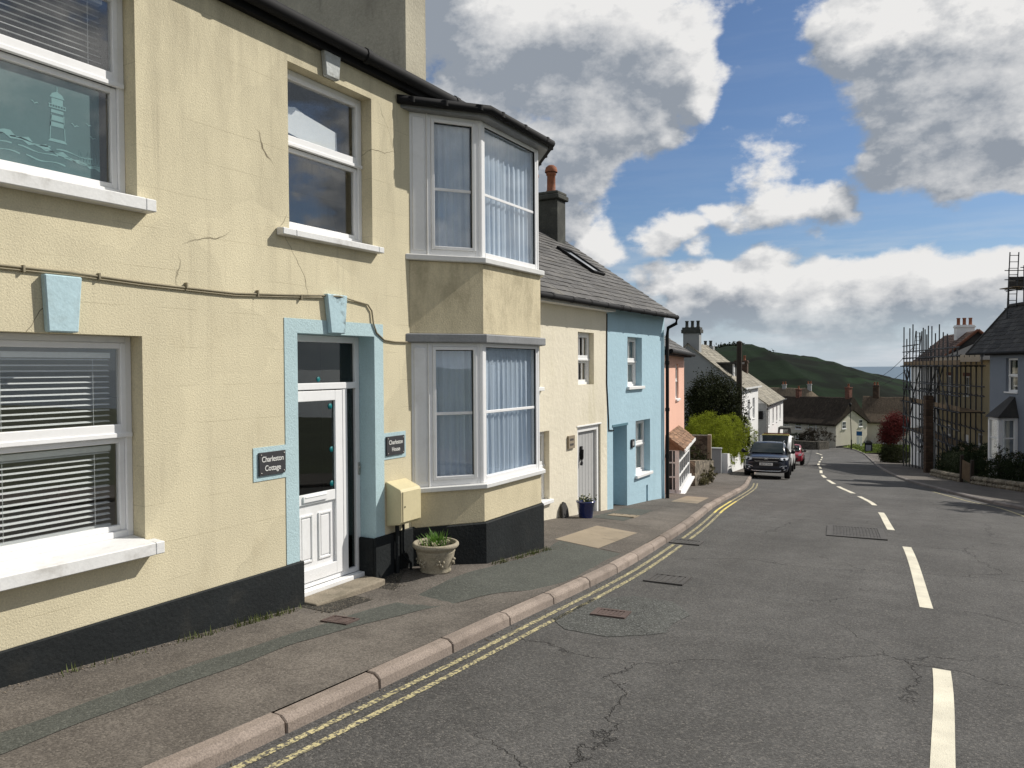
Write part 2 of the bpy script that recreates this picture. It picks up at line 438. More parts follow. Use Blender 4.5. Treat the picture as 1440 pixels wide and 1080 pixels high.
# ---- iron covers let into road and pavement
def cover(name, label, x, y, w, l, ang, zf, m, bars, frame=.05, rows=1, cat='drain cover'):
    mb = MB(); s = (zf(x,y+.3)-zf(x,y-.3))/.6
    mb.M = Matrix.Translation((x,y,zf(x,y)+.002)) @ Matrix.Rotation(ang,4,'Z') @ Matrix.Rotation(math.atan(s),4,'X')
    mb.box(-w/2,w/2,-l/2,l/2,-.05,.004)
    mb.box(-w/2,w/2,-l/2,-l/2+frame,.004,.012); mb.box(-w/2,w/2,l/2-frame,l/2,.004,.012)
    mb.box(-w/2,-w/2+frame,-l/2+frame,l/2-frame,.004,.012); mb.box(w/2-frame,w/2,-l/2+frame,l/2-frame,.004,.012)
    iw = w-2*frame; il = l-2*frame
    for r in range(rows):
        y0 = -l/2+frame+il*r/rows
        for k in range(bars):
            xx = -w/2+frame+iw*(k+.5)/bars
            mb.box(xx-iw/bars*.28, xx+iw/bars*.28, y0+.012, y0+il/rows-.012, .004, .011)
    return tag(mb.build(name, m), label, cat)
mb = MB(); ribbon(mb, frange(6.1,7.7,.15), wob(pl([(6.1,-3.0),(6.4,-3.3),(7.3,-3.25),(7.7,-2.95)]),.03,0), wob(pl([(6.1,-2.6),(6.5,-2.25),(7.3,-2.2),(7.7,-2.5)]),.03,1), lambda x,y: G(y)+.004, 4)
tag(mb.build('road_patch', M['aggr']), kind='structure')
gz = lambda x,y: G(y)+.004
cover('stopcock_cover','small rusty red iron cover in the coarse grey patch of the road', -2.87, 6.85, .34, .28, R(8), gz, M['iron_red'], 6)
cover('drain_grate','flat worn iron grate in the road near the kerb, downhill of the rusty cover', -2.94, 8.75, .46, .5, R(5), gz, M['iron'], 5)
cover('access_cover','large dark cross-ribbed iron cover near the dashed centre line', -1.53, 14.9, .95, 1.55, R(7), gz, M['iron'], 14, .1, 7, 'access cover')
cover('meter_cover','small rusty cover in the pavement before the white door', -4.52, 4.88, .26, .2, R(8), pav, M['iron_red'], 2, .02)
cover('pavement_cover','pale square cover in the pavement by the blue flowerpot', -5.27, 13.2, .5, .4, R(5), pav, M['slab'], 3, .03)
cover('gully_grate','iron gully grate at the kerb where the double yellow lines break', kf(11.65)+.26, 11.65, .46, .42, R(6), gz, M['iron'], 6)
# ------------------------------------------------------------------ house materials
def ashlar(t, co, c):
    """faint scored block lines, hairline cracks and grime high on the wall"""
    x, y, z = [t.n('ShaderNodeSeparateXYZ', {0: co}).outputs[i] for i in range(3)]
    w = t.math('MULTIPLY', t.math('SUBTRACT', t.noise(co, 3, 3), .5), .02)
    zz = t.math('ADD', z, w)
    ln = t.math('ABSOLUTE', t.math('SUBTRACT', t.math('FRACT', t.math('DIVIDE', zz, .295)), .5))
    l1 = t.rng(ln, .0, .014, 1, 0)
    brk = t.rng(t.noise(t.vmul(co,(1,1,2)), 1.6, 3), .42, .58, 0, .38)
    c = t.mix(t.math('MULTIPLY', l1, brk), c, (.20,.16,.085))
    wv = t.n('ShaderNodeVectorMath', {0: co, 1: t.scale(t.noise(co, 1.1, 4, .6, col=True), .42)}, operation='ADD').outputs[0]
    e = t.n('ShaderNodeTexVoronoi', {'Vector': wv, 'Scale': .55}, feature='DISTANCE_TO_EDGE').outputs['Distance']
    k = t.math('MULTIPLY', t.rng(e, .0006, .0035, 1, 0), t.rng(t.noise(co, .9, 2), .52, .6, 0, .85))
    c = t.mix(k, c, (.10,.08,.05))
    hi = t.rng(z, 2.2, 5.2, .25, 1)
    st = t.rng(t.noise(t.vmul(co,(2.2,2.2,.5)), 1.1, 6, .7), .42, .72, 0, .62)
    c = t.mix(t.math('MULTIPLY', st, hi), c, (.345,.305,.215))
    # patch repairs of slightly different tone, and thin rain streaks from the top down
    pc = t.n('ShaderNodeSeparateColor', {0: t.n('ShaderNodeTexVoronoi', {'Vector': t.n('ShaderNodeVectorMath', {0: t.vmul(co,(.8,.8,1.1)), 1: t.scale(t.noise(co, 2.5, 3, col=True), .25)}, operation='ADD').outputs[0], 'Scale': .8}).outputs['Color']}).outputs[0]
    c = t.scale(c, t.rng(pc, 0, 1, .93, 1.05, False))
    sk = t.rng(t.noise(t.vmul(co,(9,9,.35)), 1.3, 4, .65), .52, .72, 0, 1)
    c = t.mix(t.math('MULTIPLY', sk, t.math('MULTIPLY', t.rng(t.noise(co, .9, 3), .42, .6, .08, .5), t.rng(z, .5, 4.8, .35, 1))), c, (.36,.315,.22))
    lo = t.rng(t.noise(t.vmul(co,(1.2,1.2,.5)), 2.3, 5, .7), .55, .75, 0, .35)
    return t.mix(lo, c, (.45,.385,.25))
M['yellow'] = mat('pale yellow painted render', (.625,.562,.395), .9, .07, 1.2, .13, 80, .0042, 80, 5, extra=ashlar)
def bayext(t, co, c):
    z = t.n('ShaderNodeSeparateXYZ', {0: co}).outputs[2]
    st = t.rng(t.noise(t.vmul(co,(2,2,.9)), 2.2, 6, .75), .40, .68, 0, .65)
    return t.mix(t.math('MULTIPLY', st, t.rng(z, 1.4, 3.3, .3, 1)), c, (.33,.285,.185))
M['yellow_bay'] = mat('grimy yellow bay render', (.62,.545,.375), .9, .08, 1.5, .1, 60, .004, 70, 3, extra=bayext)
M['blue_paint'] = mat('pale blue painted render', (.43,.57,.60), .8, .06, 2, .09, 70, .005, 75, 4)
M['blue_stone'] = mat('flaking pale blue keystone', (.42,.57,.62), .75, .05, 3, .06, 40, .005, 14, 4, stain=((.30,.38,.39),.6,6))
M['blue_chipped'] = mat('chipped pale blue keystone', (.42,.57,.62), .75, .05, 3, .06, 40, .006, 14, 4, stain=((.06,.065,.06),1.0,7.5))
M['grey_stone'] = mat('flaked grey keystone', (.45,.47,.46), .85, .15, 4, .12, 40, .01, 16, 4, stain=((.13,.12,.09),1.0,4))
M['plinth'] = mat('black bitumen paint', (.014,.0165,.0175), .75, .25, 2, .2, 40, .006, 30, 4, spec=.2, stain=((.035,.034,.03),.5,3.5))
M['upvc'] = mat('white upvc', (.80,.80,.80), .35, .03, 2, .02, 30, spec=.45, stain=((.55,.54,.5),.35,2.5))
M['upvc_grey'] = mat('weathered white frame', (.66,.66,.645), .45, .06, 2.5, .04, 30, stain=((.42,.41,.37),.5,3))
M['sill'] = mat('white painted sill', (.70,.70,.69), .6, .07, 3, .05, 50, .001, 60, stain=((.34,.32,.285),.8,3.2))
M['lead'] = mat('grey lead sheet', (.25,.255,.26), .6, .15, 3, .08, 40, .002, 30, metal=.3)
M['black'] = mat('black painted plastic', (.010,.010,.011), .75, .2, 3, .1, 40, spec=.2)
M['gasket'] = mat('black rubber gasket', (.01,.01,.01), .6)
M['glass'] = glass_mat('window glass', f0=.085, tint=(.975,.985,.98))
M['glass_door'] = glass_mat('dark door glass', (.35,.42,.41), .06)
M['blind'] = mat('white blind slats', (.66,.67,.68), .5, .03, 5, .03, 40)
M['curtain'] = mat('pale blue net curtain', (.66,.75,.88), .9, .05, 3, .05, 70, trans=.2)
M['dark_room'] = mat('unlit interior', (.03,.03,.032), .9)
M['film'] = mat('teal frosted film', (.060,.135,.142), .45, .1, 2, .04, 30, spec=.4)
M['film_light'] = mat('pale teal etching', (.20,.36,.365), .5, .05, 3, .04, 30)
M['slate'] = mat('grey roof slates', (.090,.086,.082), .72, .2, 1.2, .2, 26, .004, 30, 3, spec=.35, stain=((.17,.155,.12),.45,3))
M['slate_dark'] = mat('dark roof slates', (.042,.040,.038), .75, .25, 1.5, .2, 26, .004, 30, 3, stain=((.08,.075,.05),.4,3))
M['render_old'] = mat('bare grey cement render', (.40,.37,.29), .95, .18, 1.4, .12, 30, .008, 24, 4, stain=((.10,.09,.07),.7,1.8), streak=True)
M['lock'] = mat('brushed metal', (.5,.48,.44), .35, metal=.9)
M['step'] = mat('worn stone step', (.24,.205,.155), .9, .2, 4, .2, 60, .005, 60, stain=((.10,.09,.06),.6,5))
M['stamp'] = mat('teal sticker', (.0,.13,.14), .5)

def frame_rect(mb, x0,x1,z0,z1, w, y0, y1, mi=0, wb=None):
    wb = wb or w
    mb.box(x0,x0+w,y0,y1,z0,z1,mi); mb.box(x1-w,x1,y0,y1,z0,z1,mi)
    mb.box(x0+w,x1-w,y0,y1,z0,z0+wb,mi); mb.box(x0+w,x1-w,y0,y1,z1-w,z1,mi)

def slats(mb, x0,x1,z0,z1, y, pitch=.042, w=.044, ang=R(28), cords=()):
    z = z1
    while z > z0:
        c,s = math.cos(ang), math.sin(ang); h = w/2; sag = rnd.uniform(-.0015,.0015)
        a = rnd.uniform(-.05,.05); c,s = math.cos(ang+a), math.sin(ang+a)
        p = [(-h*c, -h*s), (0,.004), (h*c, h*s), (0,.0055)]
        mb.sect([(y+q[0], z+q[1]+sag) for q in p], x0, x1)
        z -= pitch
    for cx in cords: mb.tube([(cx,y-.026,z0),(cx,y-.026,z1)],.0018,5)
    mb.box(x0-.005,x1+.005,y-.024,y+.024,z1+.01,z1+.05); mb.box(x0,x1,y-.022,y+.022,z0-.03,z0-.005)

def drape(mb, x0,x1,z0,z1,y, folds=7, amp=.022, ph=0.0, gather=None, hem=.0):
    """hanging cloth: a folded sheet with a little thickness"""
    nx, nz = folds*8, 8; rows = []
    for th in (0,.003):
        for j in range(nz+1):
            f = j/nz; z = z0+(z1-z0)*f
            for i in range(nx+1):
                u = i/nx; x = x0+(x1-x0)*u
                a = amp*(.55+.6*(1-f))
                yy = y+a*math.sin(u*folds*6.283+ph+.7*math.sin(u*9+ph))+a*.4*math.sin(u*folds*2.1*6.283+f*1.5)+th
                zz = z + (hem*math.sin(u*folds*6.283+ph) if j == 0 else 0)
                rows.append((x,yy,zz))
    w = nx+1; n = w*(nz+1); fs = []
    for j in range(nz):
        for i in range(nx):
            a = j*w+i; fs.append((a,a+1,a+w+1,a+w)); fs.append((n+a,n+a+w,n+a+w+1,n+a+1))
    mb.add(rows, fs, 0, 0, True)

def sash_window(T, x0,x1,z0,z1, rec, zm, fr=None, ext=.09, sill=None, style='sash', sill_mat=None, sill_out=.1, sill_h=.09, mats=None, panes=(1,1), open_lower=False):
    """white framed window in a reveal: frame > pane (two), sill"""
    fm = mats or M['upvc']
    f = MB(); y = rec; w = .05
    frame_rect(f, x0,x1,z0,z1, w, y, y+.07)
    # upper sash (in front), lower sash (behind)
    frame_rect(f, x0+w,x1-w, zm, z1-w, .042, y-.012, y+.045, wb=.075)
    f.box(x0+.01,x1-.01,y-.022,y+.012,zm-.022,zm+.012)
    frame_rect(f, x0+w,x1-w, z0+w, zm-.023, .042, y+.02, y+.066)
    nx, ny = panes
    if nx > 1 or ny > 1:
        gx0,gx1 = x0+w+.042, x1-w-.042
        for (a,b,yy) in ((zm+.075,z1-w-.042,y+.01),(z0+w+.042,zm-.065,y+.036)):
            for k in range(1,nx): cx = gx0+(gx1-gx0)*k/nx; f.box(cx-.011,cx+.011,yy-.012,yy+.012,a,b)
            for k in range(1,ny): cz = a+(b-a)*k/ny; f.box(gx0,gx1,yy-.010,yy+.010,cz-.011,cz+.011)
    o = T.part('window', f, fm, bevel=.004)
    for (a,b,yy) in ((zm+.075,z1-w-.042,y+.015),(z0+w+.042,zm-.065,y+.042)):
        g = MB(); g.box(x0+w+.042,x1-w-.042,yy,yy+.006,a,b); T.part('pane', g, M['glass'], o)
    if sill is not None:
        s = MB(); a,b = sill
        s.sect([(rec,z0+.005),(-sill_out,z0-.028),(-sill_out,z0-.028-sill_h),(-.0,z0-.03-sill_h),(-.0,z0-.06),(rec,z0-.06)], x0+.003,x1-.003)
        s.sect([(-.003,z0-.021),(-sill_out,z0-.0285),(-sill_out,z0-.0275-sill_h),(-.003,z0-.03-sill_h)], a, x0+.003); s.sect([(-.003,z0-.021),(-sill_out,z0-.0285),(-sill_out,z0-.0275-sill_h),(-.003,z0-.03-sill_h)], x1-.003, b)
        T.part('sill', s, sill_mat or M['sill'], o, bevel=.006)
    return o

# ------------------------------------------------------------------ the yellow house (frame: x along the street, y into the house)
YH = Thing('yellow_house','pale yellow rendered house with a two-storey bay window and black plinth, nearest on the left','house',(-5.17,0,0),R(90),(3.4,0,G(3.4)+.1))
T = YH
U0, U1, EAVE = -4.2, 9.7, 5.0
mb = MB()
D = .16
holes = [(2.34,3.53,.61,2.15,D),(2.34,3.51,3.11,4.66,D),(4.985,6.12,3.11,4.65,D),(5.06,6.125,-.6,2.23,.215,1),(-1.2,0,.61,2.15,D),(-1.2,0,3.11,4.66,D)]
mb.wall(U0,U1,-1.6,EAVE,holes,0)
mb.quad((U0,8,-1.6),(U0,0,-1.6),(U0,0,EAVE),(U0,8,EAVE)); mb.quad((U1,0,-1.6),(U1,8,-1.6),(U1,8,EAVE),(U1,0,EAVE)); mb.quad((U1,8,-1.6),(U0,8,-1.6),(U0,8,EAVE),(U1,8,EAVE))
mb.add([(U0,0,EAVE),(U0,8,EAVE),(U0,4,6.35)],[(0,2,1)]); mb.add([(U1,0,EAVE),(U1,8,EAVE),(U1,4,6.35)],[(0,1,2)])
mb.quad((U0+.01,.02,2.7),(U1-.01,.02,2.7),(U1-.01,7.98,2.7),(U0+.01,7.98,2.7)); 
mb.box(U0+.05,U1-.05,3.0,3.05,-1.5,4.9)      # spine wall inside
wall_o = T.part('wall', mb, [M['yellow'],M['blue_paint']])
# painted surround of the door, slightly proud like thick paint
mb = MB()
def srr(a,b,c,d): mb.box(a,b,-.006,.0,c,d)
srr(4.905,5.06,.152,2.36); srr(6.125,6.265,.152,2.36); srr(5.06,6.125,2.23,2.36); srr(4.54,4.905,.94,1.23); srr(6.265,6.63,.945,1.225)
T.part('door_surround', mb, M['blue_paint'])
# plinth
mb = MB(); 
def plinth_top(u): return .15
mb.box(U0,5.10,-.028,.0,-1.5,.15); mb.box(5.062,5.10,.0,.20,-1.5,.15); mb.box(6.085,6.124,.0,.20,-1.5,.15); mb.box(6.085,6.80,-.028,.0,-1.5,.16)
T.part('plinth', mb, M['plinth'], bevel=.01)
# keystones
for (a,b,c,d,z0,z1,m,lab) in ((2.81,3.06,2.83,3.03,2.155,2.53,'blue_stone',None),(5.40,5.68,5.45,5.645,2.24,2.61,'blue_chipped',None),(5.385,5.635,5.425,5.60,4.655,5.015,'grey_stone','flaked bare grey keystone under the gutter')):
    mb = MB(); mb.slab([(a,z1),(b,z1),(d,z0),(c,z0)], -.055, -.001); T.part('keystone', mb, M[m], bevel=.008, label=lab)
# windows
w = sash_window(T, 2.34,3.53,.67,2.15, .135, 1.43, sill=(2.24,3.60), sill_out=.13)
mb = MB(); slats(mb, 2.47,3.40,.78,1.30,.235,.041,.043,R(14),(2.66,3.28)); slats(mb, 2.46,3.41,1.35,1.98,.235,.041,.043,R(14),(2.66,3.28)); T.part('blind', mb, M['blind'], w)
w = sash_window(T, 2.34,3.51,3.17,4.66, .135, 3.98, sill=(2.24,3.59), sill_out=.11)
mb = MB(); slats(mb, 2.46,3.39,4.04,4.54,.225,.041,.043,R(14),(2.66,3.28)); T.part('blind', mb, M['blind'], w)
# frosted film with an etched lighthouse behind the lower pane
mb = MB(); fy = .192
mb.box(2.44,3.35,fy,fy+.003,3.27,3.91,0)
def e(poly): mb.slab(poly, fy-.002, fy, 1)
e([(2.985,3.47),(3.115,3.47),(3.10,3.49),(3.0,3.49)]); e([(2.995,3.49),(3.001,3.49),(3.012,3.66),(3.006,3.66)]); e([(3.098,3.49),(3.104,3.49),(3.098,3.66),(3.092,3.66)])
e([(3.0,3.575),(3.1,3.575),(3.098,3.605),(3.003,3.605)]); e([(3.004,3.615),(3.097,3.615),(3.094,3.652),(3.007,3.652)]); e([(3.007,3.668),(3.094,3.668),(3.092,3.69),(3.009,3.69)])
e([(2.992,3.70),(3.110,3.70),(3.110,3.708),(2.992,3.708)]); e([(2.992,3.722),(3.110,3.722),(3.110,3.728),(2.992,3.728)])
for k in range(7): e([(2.995+k*.0185,3.708),(3.0+k*.0185,3.708),(3.0+k*.0185,3.722),(2.995+k*.0185,3.722)])
e([(3.012,3.728),(3.09,3.728),(3.09,3.768),(3.012,3.768)]); e([(3.0,3.772),(3.102,3.772),(3.085,3.80),(3.051,3.818),(3.017,3.80)]); e([(3.047,3.818),(3.055,3.818),(3.053,3.85),(3.049,3.85)])
pts = [(2.44,3.50)]+[(2.44+.91*k/24, 3.52-.17*k/24+.012*math.sin(k*1.9)+.008*math.sin(k*4.1)) for k in range(0,25)]+[(3.35-.91*k/24, 3.33+.14*(k/24)**.8+.010*math.sin(k*2.3)) for k in range(0,25)]
e(pts)
for j in range(4):
    zz = 3.455-.05*j
    for q in range(3):
        xa = 2.44+.3*q+.05*j; n = 8
        up = [(xa+.26*k/n, zz-.055*(xa-2.44+.26*k/n)+.008*math.sin(k*.9+j)) for k in range(n+1)]
        if max(p[0] for p in up) > 3.35 or min(p[1] for p in up) < 3.29: continue
        e([(p[0],p[1]+.004) for p in up]+[(p[0],p[1]-.003-.003*math.sin(i)) for i,p in list(enumerate(up))[::-1]])
for (gx,gz,s) in ((2.90,3.70,1),(3.17,3.615,1.1),(3.27,3.645,.8),(3.30,3.56,.9)):
    e([(gx-.028*s,gz+.012*s),(gx-.012*s,gz+.014*s),(gx,gz),(gx+.014*s,gz+.009*s),(gx+.030*s,gz+.002*s),(gx+.012*s,gz+.001*s),(gx,gz-.008*s),(gx-.012*s,gz+.006*s)])
for k in range(14): gx = 3.2+.01*k; e([(gx,3.37),(gx+.004,3.37),(gx+.006+rnd.uniform(-.01,.01),3.41+rnd.uniform(0,.05))])
T.part('window_film', mb, [M['film'],M['film_light']], w)
w = sash_window(T, 4.985,6.12,3.17,4.65, .135, 3.97, sill=(4.83,6.20), sill_out=.09, sill_h=.06)
mb = MB(); mb.slab([(5.06,4.33),(5.12,4.36),(5.2,4.345),(5.3,4.37),(5.42,4.335),(5.86,4.27),(5.87,4.02),(5.06,4.13)], .235,.243); T.part('blind', mb, M['blind'], w)
for a in (-1.2,): 
    sash_window(T, a,a+1.2,.67,2.15,.135,1.43, sill=(a-.1,a+1.3)); sash_window(T, a,a+1.2,3.17,4.66,.135,3.98, sill=(a-.1,a+1.3))
# door: frame with transom light and side light, half-glazed leaf
f = MB(); y0,y1 = .20,.27
a,b,zb,zt = 5.06,6.125,-.20,2.228
frame_rect(f,a,b,zb,zt,.065,y0,y1,wb=.05)
f.box(a+.065,b-.065,y0-.02,y1,1.70,1.765); f.box(5.855,5.925,y0-.012,y1,zb+.05,1.70)
f.box(5.06,6.125,.12,.20,-.27,-.20)
d = T.part('door_frame', f, M['upvc'], bevel=.005)
mb = MB(); mb.box(5.125,6.06,y0+.03,y0+.036,1.765,2.163); mb.box(5.925,6.06,y0+.03,y0+.036,-.15,1.70); T.part('pane', mb, M['glass_door'], d)
mb = MB(); mb.box(6.09,6.115,y0-.012,y0,.80,.93); mb.lathe([(.0,-.02),(.009,-.02),(.009,0)],(6.10,y0-.004,.88),10,axis='y'); T.part('lock', mb, M['lock'], d)
l = MB(); la,lb,lz0,lz1 = 5.13,5.85,-.145,1.69
frame_rect(l, la,lb,lz0,lz1,.10,y0-.012,y0+.045,wb=.12)
l.box(la+.10,lb-.10,y0-.005,y0+.04,.60,.70)          # mid rail
l.box(la+.10,lb-.10,y0+.016,y0+.03,lz0+.12,.60)     # bottom panel ground
for (pa,pb) in ((5.265,5.445),(5.52,5.70)):
    frame_rect(l, pa,pb,.04,.50,.022,y0+.002,y0+.017); l.box(pa+.035,pb-.035,y0+.008,y0+.017,.075,.465)
leaf = T.part('door', l, M['upvc'], bevel=.006, seg=2)
mb = MB(); mb.box(la+.10,lb-.10,y0+.012,y0+.018,.70,1.59); T.part('pane', mb, M['glass_door'], leaf)
for sx_,sz_,sr_,sy_ in ((5.715,.76,.03,.0105),(5.715,1.10,.03,.0105),(5.70,1.53,.03,.0105),(5.56,1.80,.026,.0285),(5.95,1.18,.022,.0285)):
    mb = MB(); mb.lathe([(0,-.001),(sr_,-.001),(sr_,0)],(sx_,y0+sy_,sz_),14,axis='y'); T.part('sticker', mb, M['stamp'], leaf if sr_ == .03 else d)
mb = MB(); mb.box(5.30,5.62,y0-.022,y0-.005,.625,.685); mb.box(5.32,5.60,y0-.027,y0-.022,.668,.68); T.part('letter_plate', mb, M['upvc'], leaf, bevel=.004)
mb = MB(); mb.box(5.105,6.08,-.16,.115,-.6,-.235); T.part('step', mb, M['step'], bevel=.015, seg=2)
mb = MB(); mb.box(4.9,6.3,.9,.95,-.5,2.6); mb.box(5.0,6.2,.27,.9,-.3,-.28); T.part('hall', mb, M['dark_room'])

# ---- two-storey bay
def bay_poly(e=0.0, t=0.0):
    # plan of the bay pushed out by e: wall, front corner, front corner, wall
    k = e*.42
    return [(6.72-e*1.25,0),(7.41-k,-.52-e),(8.80+k,-.52-e),(9.49+e*1.25,0)]
def bay_ring(mb, z0,z1,e=0.0, mi=0): mb.prism([(p[0],p[1]) for p in bay_poly(e)], z0, z1, mi)
def gp(u): return pav(-4.65,u)
mb = MB(); bay_ring(mb,-1.5,.14,.03); plb = T.part('bay_plinth', mb, M['plinth'], bevel=.012)
for q0,q1 in ((.14,.53),(2.285,3.085)): mb = MB(); bay_ring(mb,q0,q1,.0); T.part('bay_wall', mb, M['yellow_bay'], bevel=.008)
for q0,q1 in ((.53,.585),(3.085,3.15)): mb = MB(); bay_ring(mb,q0,q1,.052); T.part('bay_sill', mb, M['upvc_grey'], bevel=.008)
mb = MB(); bay_ring(mb,2.185,2.285,.06); T.part('bay_ledge', mb, M['lead'], bevel=.012, seg=2)
def bay_window(z0,z1):
    P = bay_poly(-.02); P = [Vector((p[0],p[1],0)) for p in P]
    f = MB(); glass = []; gask = MB(); cur = MB()
    for i,(pa,pb) in enumerate(zip(P[:-1],P[1:])):
        X = (pb-pa); L = X.length; X.normalize(); Y = Vector((-X.y,X.x,0))     # Y points into the bay
        Mx = Matrix(((X.x,Y.x,0,pa.x),(X.y,Y.y,0,pa.y),(0,0,1,0),(0,0,0,1)))
        f.M = Mx; gask.M = Mx; cur.M = Mx
        e0 = 0 if i == 0 else .0
        if i == 1: x0,x1 = .035, L-.035
        elif i == 0: x0,x1 = .20, L-.03
        else: x0,x1 = .03, L-.20
        if i == 0:
            f.box(0,.19,0,.09,z0,z1); f.box(.03,.165,-.012,0,z0+.05,z1-.05); f.box(.19,.202,-.02,.07,z0,z1)
        if i == 2:
            f.box(L-.19,L,0,.09,z0,z1); f.box(L-.165,L-.03,-.012,0,z0+.05,z1-.05)
        if i == 1:
            f.box(0,.036,-.004,.08,z0,z1); f.box(L-.036,L,-.004,.08,z0,z1)
        else:
            pass
        if i == 0: f.box(L-.032,L,-.004,.08,z0,z1)
        if i == 2: f.box(0,.032,-.004,.08,z0,z1)
        frame_rect(f,x0,x1,z0,z1,.045,.0,.075,wb=.07)
        if i != 1: frame_rect(f,x0+.045,x1-.045,z0+.07,z1-.045,.036,-.014,.06)
        k = .081 if i != 1 else .045
        a,b,c,d = x0+k,x1-k,z0+k+.015,z1-k
        frame_rect(gask,a-.001,b+.001,c-.001,d+.001,.009,.012,.03)
        zmid = c+(d-c)*(.47 if z0 > 2 else .50)
        f.box(a,b,.022,.03,zmid-.017,zmid+.017)
        g = MB(); g.M = Mx; g.box(a,b,.030,.036,c,d); glass.append(g)
        drape(cur, a-.04,b+.04,c-.03,d+.03,.085, folds=11 if i == 1 else 6, ph=i*1.3+z0, amp=.02)
    o = T.part('bay_window', f, M['upvc'], bevel=.004)
    for g in glass: T.part('pane', g, M['glass'], o)
    T.part('gasket', gask, M['gasket'], o); T.part('curtain', cur, M['curtain'], o)
bay_window(.585,2.185); bay_window(3.15,4.70)
# shallow lead bay roof with its gutter
mb = MB(); P0 = bay_poly(.10); zt = 4.80
vs = [(p[0],p[1],4.70) for p in P0]+[(p[0],p[1],zt) for p in P0]+[(7.25,0,4.97),(8.95,0,4.97)]
mb.add(vs,[(3,2,1,0),(0,1,5,4),(1,2,6,5),(2,3,7,6),(4,5,8),(5,6,9,8),(6,7,9)])
T.part('bay_roof', mb, M['lead'], bevel=.004)
mb = MB(); P1 = bay_poly(.145); mb.tube([(p[0],p[1],4.775) for p in P1], .048, 10)
for i in range(3):
    a,b = Vector(P1[i]), Vector(P1[i+1])
    for k in (.15,.5,.88):
        c = a+(b-a)*k; mb.lathe([(.056,-.03),(.056,.03)],(c.x,c.y,4.775),10)
T.part('bay_gutter', mb, M['black'])
# main roof, gutter, chimney
mb = MB()
for s in (0,1):
    y = -.12 if s == 0 else 8.12; 
    q = [(U0-.05,y,EAVE-.02),(U1+.0,y,EAVE-.02),(U1+.0,4,6.42),(U0-.05,4,6.42)]
    mb.quad(*(q if s == 0 else q[::-1])); 
    q2 = [(p[0],p[1],p[2]-.05) for p in q]; mb.quad(*(q2[::-1] if s == 0 else q2))
mb.quad((U0-.05,-.12,EAVE-.07),(U1,-.12,EAVE-.07),(U1,-.12,EAVE-.02),(U0-.05,-.12,EAVE-.02))
rf = T.part('roof', mb, M['slate'])
mb = MB(); mb.tube([(U0,-.13,EAVE-.02),(U1,-.13,EAVE-.02)], .062, 10)
for k in range(9): mb.lathe([(.072,-.035),(.072,.035)],(U0+.8+k*1.55,-.13,EAVE-.02),10,axis='x')
mb.box(U0,U1,-.07,-.002,EAVE-.12,EAVE+.03)
T.part('gutter', mb, M['black'])
mb = MB(); mb.box(8.15,8.62,1.13,4.2,4.9,9.4); mb.box(8.10,8.67,1.08,4.25,9.4,9.55)
ch = T.part('chimney', mb, M['render_old'], rf, bevel=.015)

# ---- fittings on the wall (each its own thing)
mb = MB(); pts = [(-4,-.012,2.60),(0,-.014,2.575),(2.57,-.014,2.56),(3.0,-.016,2.56),(3.54,-.014,2.54),(4.37,-.014,2.53),(4.9,-.014,2.56),(5.38,-.02,2.59),(5.55,-.068,2.595),(5.70,-.02,2.59),(5.85,-.014,2.57),(6.02,-.014,2.55),(6.08,-.016,2.49),(6.10,-.018,2.36),(6.15,-.016,2.27),(6.27,-.014,2.20),(6.45,-.014,2.185),(6.66,-.014,2.185)]
mb.tube(pts,.0085,8); mb.tube([(p[0],p[1],p[2]-.019) for p in pts[:8]],.005,6)
for u in (2.7,3.2,3.9,4.6,5.1): mb.box(u-.006,u+.006,-.03,0,2.53,2.575)
M['cable'] = mat('painted-over cable', (.27,.235,.16), .7, .2, 4, .1, 30)
tag(Thing('wall_cable','thin cable clipped across the yellow wall above the windows, dropping beside the door','cable',(-5.17,0,0),R(90),(3.4,0,2.5)).part('cable', mb, M['cable']))
def sign(label, x0,x1,z0,z1, lines, m_face, m_text, frame, rz, size, name='house_sign', th=.016, serif=True):
    t = Thing(name, label, 'sign', frame, rz, ((x0+x1)/2,0,z0))
    mb = MB(); mb.slab([(x0,z0),(x1-.012,z0),(x1,z0+.02),(x1,z1),(x0,z1)], -.006-th, -.0065); t.part('plate', mb, m_face, bevel=.002)
    for a in (x0+.022,x1-.022):
        for c in (z0+.022,z1-.022): mb = MB(); mb.lathe([(0,-.004),(.006,-.003),(.006,0)],(a,-.0065-th,c),8,axis='y'); t.part('screw', mb, M['lock'])
    text_part(t, lines, (x0+x1)/2, (z0+z1)/2, size, -.007-th, m_text)
    return t
def text_mesh(s, size, ext=.0015, space=1.0, xs=1.0):
    cu = bpy.data.curves.new('lettering','FONT'); cu.body = s; cu.size = size; cu.extrude = ext; cu.align_x = 'CENTER'; cu.space_character = space; cu.offset = size*.004
    o = bpy.data.objects.new('lettering',cu); COL.objects.link(o)
    bpy.context.view_layer.update(); dg = bpy.context.evaluated_depsgraph_get()
    me = bpy.data.meshes.new_from_object(o.evaluated_get(dg)); bpy.data.objects.remove(o); bpy.data.curves.remove(cu)
    return me
def text_part(t, lines, cx, cz, size, y, m, lead=1.15, xs=.86, space=.95):
    n = len(lines)
    for i, s in enumerate(lines):
        mb = MB(); me = text_mesh(s, size, space=space); z = cz + ((n-1)/2-i)*size*lead - size*.33
        mb.add([(cx+v.co.x*xs, y-v.co.z, z+v.co.y) for v in me.vertices], [tuple(p.vertices) for p in me.polygons])
        bpy.data.meshes.remove(me); t.part('lettering', mb, m)
M['slate_plate'] = mat('dark slate plaque', (.042,.042,.046), .6, .15, 8, .1, 60)
M['letter_white'] = mat('white lettering', (.75,.75,.72), .6)
YF = ((-5.17,0,0),R(90))
